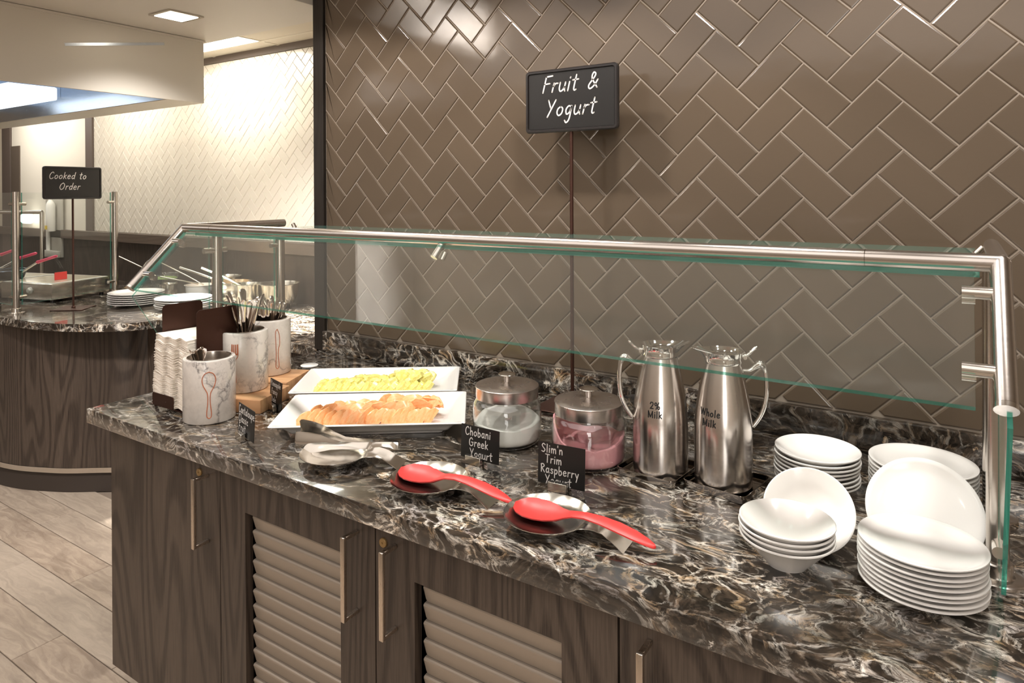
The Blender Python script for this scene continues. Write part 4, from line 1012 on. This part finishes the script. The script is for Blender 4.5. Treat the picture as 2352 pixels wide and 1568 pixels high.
for k in range(7): 
    x = -2.35-.30*k
    hp('baffle', xform(BX(-.135, .135, -.42, 0, 0, .012), T(x, -.075, hz1-.055) @ RX(.18)), 'steel_in')
for k in range(4): hp('partition', BX(-2.75-.5*k, -2.742-.5*k, -1.136, -.063, hz0+.09, hz1-.012), 'steel_in')
lm = hp('lamp_housing', BX(-3.62, -2.95, -.42, -.20, hz0+.035, hz0+.10, .01, 2), 'cool_lamp', 30)
hp('top_trim', BX(hx-.004, hx+.006, -1.15, hy+.006, hz1-.010, hz1-.0005), 'hood')

# ceiling fittings
dl = thing('recessed_downlight', 'square recessed downlight in the low grey soffit', 'ceiling light', (-1.877, -.218, 2.2))
b = bmesh.new()
for s in ((-.075, -.060, -.075, .075), (.060, .075, -.075, .075), (-.060, .060, -.075, -.060), (-.060, .060, .060, .075)): box(b, *s, -.006, -.0004)
obj('trim_frame', b, 'steel_bright', dl, 0); obj('lens', BX(-.0595, .0595, -.0595, .0595, -.008, -.003, .002, 2), 'lamp', dl, 30)
tr = thing('troffer_light', 'bright rectangular ceiling light beyond the hood', 'ceiling light', (-2.70, .26, 2.3015))
obj('diffuser', BX(-.30, .30, -.09, .30, -.004, -.0015), 'troffer', tr, 0); obj('frame', BX(-.306, .306, -.096, .306, -.0014, -.0002), 'cream', tr, 0)
for k, (x, y) in enumerate(CAN):
    d = thing('can_light', ['leftmost round can light above the buffet counter', 'second can light from the left above the buffet', 'third can light from the left above the buffet', 'rightmost can light above the buffet counter'][k], 'ceiling light', (x, y, 2.5598))
    obj('ring', lathe(bmesh.new(), [(.062, -.004), (.075, -.004), (.076, -.0002), (.060, -.0002)], 32, False, False), 'white_plastic', d); obj('lens', lathe(bmesh.new(), [(.060, -.001), (.060, -.0006)], 32), 'lamp', d)

table_sign('small black Cooked to Order sign on its stand on the back counter', (-3.115, -.062, Z), PI/2+.02, .582, .288, .170, [('Cooked to', 0), ('Order', .048)], .0190, .056, -.118, math.radians(-52), .078)
for o in [o for o in bpy.data.objects if o.name.startswith('lettering') and abs(o.location.z-.085) < .002]: o.location.z -= .030

# back sneeze guard: posts and panes
bg = thing('glass_screen', 'glass screen on slim steel posts around the cooking station', 'sneeze guard', (-3.2, 0, TOP))
def gp2(name, bm, m, smooth=40): return obj(name, xform(bm, T(3.2, 0, -TOP)), m, bg, smooth)
pA, pB, pL = Vector((-3.198, -.293, 0)), Vector((-3.450, .321, 0)), Vector((-4.3, -.34, 0))
for p in (pA, pB):
    po = gp2('post', lathe(bmesh.new(), [(.0155, TOP+.012), (.0155, 1.482)], 24, True, True, (p.x, p.y, 0)), 'steel')
    obj('flange', xform(lathe(bmesh.new(), [(.038, 0), (.038, .006), (.022, .008), (.021, .026), (.017, .028)], 28, True, True, (p.x, p.y, TOP+.0004)), T(3.2, 0, -TOP)), 'steel_bright', po)
def vpane(a, c, z0, z1):
    d = (c-a).normalized(); L_ = (c-a).length; ax_ = Matrix(((d.x, 0, -d.y, a.x), (d.y, 0, d.x, a.y), (0, 1, 0, 0), (0, 0, 0, 1)))
    bm = bmesh.new(); prism(bm, [(.035, z0), (L_-.035, z0), (L_-.035, z1), (.035, z1)], -.004, .004, 0, 1); bmesh.ops.recalc_face_normals(bm, faces=bm.faces); xform(bm, ax_); return gp2('pane', bm, ['glass', 'gedge'], 0)
vpane(pA, pB, .905, 1.478); vpane(pL, pA, .905, 1.478)
dAB = (pB-pA).normalized(); 
for p, s in ((pA, dAB), (pB, -dAB), (pA, (pL-pA).normalized())):
    for z in (.945, 1.42): gp2('pane_clamp', TB([p+s*.010+Vector((0, 0, z)), p+s*.056+Vector((0, 0, z))], .009, 14), 'steel_bright')
# second screen frame further back
sf = thing('screen_frame', 'pale square steel frame behind the glass screen at the left edge', 'frame', (-4.6, .40, TOP))
for n_2, P in (('top_tube', [(-.75, -.35, .478), (0, 0, .478)]), ('post', [(0, 0, 0.001), (0, 0, .478)]), ('post', [(-.75, -.35, 0.001), (-.75, -.35, .478)])):
    obj(n_2, TB(P, .0135, 16), 'steel_bright', sf)
# appliance box
ac = math.atan2(.11, .39)
def appliance(name, label, x, y, h, w, d, led):
    t = thing(name, label, 'appliance', (x, y, Z), ac)
    b = bmesh.new(); box(b, -w, 0, 0, d, .016, h, .003, 2); obj('body', b, 'steel', t)
    obj('rim', BX(-w+.006, -.006, .006, d-.006, h+.0004, h+.003), 'white_plastic', t, 0); obj('top_plate', BX(-w+.02, -.02, .02, d-.02, h+.0031, h+.0045), 'glass_top', t, 0)
    for u, v in ((-.03, .03), (-w+.03, .03), (-.03, d-.03), (-w+.03, d-.03)): obj('foot', lathe(bmesh.new(), [(.012, 0), (.012, .0158)], 14, True, True, (u, v, 0)), 'black', t)
    kb = lathe(bmesh.new(), [(.019, 0), (.019, .004), (.013, .006), (.011, .016), (.002, .017)], 28); obj('knob', xform(kb, T(-.16, -.0004, .065) @ RX(PI/2)), 'grey_plastic', t)
    if led:
        obj('slot', BX(.0003, .0012, .34, .355, .06, .092), 'black', t, 0)
        obj('red_panel', BX(-.105, -.100, .10, .175, h+.006, h+.050), 'red', t, 0)
    return t
M['glass_top'] = plain('warm_top_plate', (.62, .55, .43), .15)
appliance('induction_cooker', 'boxy steel countertop warmer with a round knob on the back counter', -3.40, -.045, .105, .385, .37, True)
appliance('cooktop', 'steel cooktop under the red handled pans at the left edge', -3.80, -.158, .105, .385, .37, False)
# pans with pink handles
def pan(label, x, y, z, r_, hs, he):
    t = thing('frying_pan', label, 'pan', (x, y, z))
    obj('pan_body', LA([(r_*.75, 0), (r_*.82, .003), (r_*.98, .050), (r_*.95, .050), (r_*.79, .005), (0, .005)], 40, True, False), 'black', t)
    obj('rim', LA([(r_*.97, .0485), (r_*1.02, .0490), (r_*1.02, .0525), (r_*.95, .0525), (r_*.95, .0490)], 40, False, False), 'blue_rim', t)
    a = Vector(hs)-Vector((x, y, z)); c = Vector(he)-Vector((x, y, z)); u = (a-Vector((0, 0, a.z)));  u.normalize()
    obj('bracket', TB([u*r_*.98+Vector((0, 0, .040)), a+(c-a)*.05], .006, 10), 'steel_bright', t)
    obj('handle', TB([a+(c-a)*k for k in (0, .06, .15, .5, .92, 1.0)], [.006, .0105, .0088, .0080, .0085, .005], 14), 'pinkred', t)
pz = Z+.1102
pan('dark frying pan with pink handle, nearest of the three at the left edge', -3.875, -.085, pz, .105, (-3.701, .002, 1.071), (-3.599, .068, 1.109))
pan('frying pan with pink handle, middle of the three at the left edge', -4.095, -.125, pz, .090, (-3.899, -.009, 1.087), (-3.812, .048, 1.118))
pan('frying pan with pink handle, farthest left of the three', -4.300, -.135, pz, .090, (-4.109, -.028, 1.099), (-4.045, .014, 1.126))
# plates
PBG = plate_mesh(.139, .019, .09)
stack('large_plate', PBG, 6, -2.95, .18, .0108, 'large white plate, %s of the left stack on the back counter', 'plate', 'plates in the left stack on the back counter', .002)
stack('large_plate', PBG, 5, -2.61, .248, .0108, 'large white plate, %s of the right stack on the back counter', 'plate', 'plates in the right stack on the back counter', .006)
# bowls and pots
def sbowl(name, label, cat, x, y, r_, h, foot, m, content=None, lip=.006, straight=False):
    t = thing(name, label, cat, (x, y, Z))
    if straight: P = [(foot, 0), (foot+.004, .003), (r_*.96, h*.35), (r_, h*.55), (r_*.985, h*.58), (r_, h*.62), (r_*.985, h*.66), (r_, h*.70), (r_, h-.004), (r_+lip, h-.002), (r_+lip, h), (r_-.003, h), (r_-.004, h*.6), (foot, .006), (0, .006)]
    else: P = [(foot, 0), (foot+.003, .001), (foot+(r_-foot)*.45, h*.18), (foot+(r_-foot)*.80, h*.50), (r_-.004, h*.92), (r_, h-.003), (r_+lip, h-.002), (r_+lip, h), (r_-.002, h), (r_-.006, h*.9), (foot+(r_-foot)*.78, h*.5), (foot, .008), (0, .006)]
    obj('shell', LA(P, 48, True, False), m, t)
    if content: obj('food', LA([(r_*.90, h*.72), (r_*.8, h*.77), (r_*.4, h*.82), (.001, h*.84)], 28, False, True), content, t)
    return t
sbowl('mixing_bowl', 'steel mixing bowl nearest the dark wall post on the back counter', 'bowl', -2.205, .540, .101, .130, .045, 'bowl_steel')
sbowl('steel_pot', 'wide ribbed steel pot holding food, behind the cutlery crocks', 'pot', -2.545, .500, .094, .120, .062, 'bowl_steel', 'egg', .004, True)
sbowl('mixing_bowl', 'steel bowl with tongs leaning in it, between pot and last bowl', 'bowl', -2.365, .455, .070, .125, .030, 'bowl_steel', 'green')
sbowl('steel_pan', 'low wide steel bowl at the back, behind the ribbed pot', 'bowl', -2.73, .580, .085, .130, .05, 'bowl_steel')
sbowl('glass_bowl', 'clear glass bowl on the back counter behind the plate stacks', 'bowl', -3.36, .575, .085, .105, .04, 'jarglass', 'green', .004)
sbowl('food_bowl', 'small white bowl beyond the right plate stack, left of the ribbed pot', 'bowl', -2.90, .52, .080, .075, .05, 'china', 'egg', .003)
sbowl('food_bowl', 'small steel cup of green herbs behind the left plate stack', 'bowl', -3.12, .46, .052, .072, .04, 'bowl_steel', 'green', .003)
sbowl('food_bowl', 'small steel dish left of the herb cup on the back counter', 'bowl', -3.33, .36, .055, .050, .04, 'bowl_steel', 'egg', .003)
def stick(name, label, cat, P, r_, m='bowl_steel', flat=None): return tag(obj(name, TB(catmull(P, 4), r_, 10, True, flat), m), label, cat)
stick('ladle', 'thin steel ladle with a hooked end standing in a back bowl', 'ladle', [(-3.16, .32, 1.03), (-3.12, .34, 1.082), (-3.06, .36, 1.080), (-2.90, .44, 1.000), (-2.83, .50, .945)], .0035)
stick('ladle', 'steel ladle handle leaning out of the glass bowl', 'ladle', [(-3.62, .43, 1.075), (-3.45, .50, 1.00), (-3.37, .56, .93)], .004)
stick('tongs', 'broad steel utensil handle rising from the ribbed pot to the left', 'tongs', [(-2.80, .34, 1.062), (-2.66, .42, 1.010), (-2.56, .49, .955)], .0065)
stick('tongs', 'wide steel tongs handle leaning in the bowl beside the ribbed pot', 'tongs', [(-2.56, .32, 1.075), (-2.46, .385, 1.025), (-2.38, .45, .965)], .011, 'bowl_steel', .6)
stick('spatula', 'short pale utensil lying over the small white bowl', 'spatula', [(-3.10, .40, .985), (-2.98, .45, .965), (-2.88, .50, .948)], .004)
# wall dispenser
wd = thing('wall_dispenser', 'tall grey wall plate with a white tube dispenser and yellow mark', 'dispenser', (-5.04, .66, .985))
obj('back_plate', BX(-.115, .115, .0, .021, 0, .52, .004, 2), 'grey_plastic', wd); obj('lower_tray', BX(-.115, .115, -.03, -.0005, 0, .05, .004, 2), 'grey_plastic', wd)
obj('tube', lathe(bmesh.new(), [(.014, .05), (.014, .44), (.022, .45), (.022, .47), (.008, .50)], 18, True, True, (-.05, -.018, 0)), 'white_plastic', wd)
obj('bottle', lathe(bmesh.new(), [(.030, .20), (.032, .205), (.032, .40), (.024, .42), (.012, .44)], 20, True, True, (.035, -.035, 0)), 'white_plastic', wd)
obj('nozzle', TB([(.0, -.03, .42), (.06, -.035, .49)], .011, 12), 'white_plastic', wd); obj('yellow_mark', BX(.015, .055, -.0685, -.0675, .215, .245), 'yellow', wd, 0)
sp = thing('task_lamp', 'small bright wall shade beside the wall dispenser', 'lamp', (-5.42, .655, 1.235))
obj('shade', BX(-.07, .07, -.05, .0, 0, .08, .02, 3), 'troffer', sp)
tag(obj('coaster', LA([(.028, 0), (.030, .001), (.030, .003), (.028, .004), (.0, .004)], 32, True, False), 'china', None, 40, (-1.10, -.20, Z)), 'small white disc lying behind the maple blocks at the counter end', 'coaster')
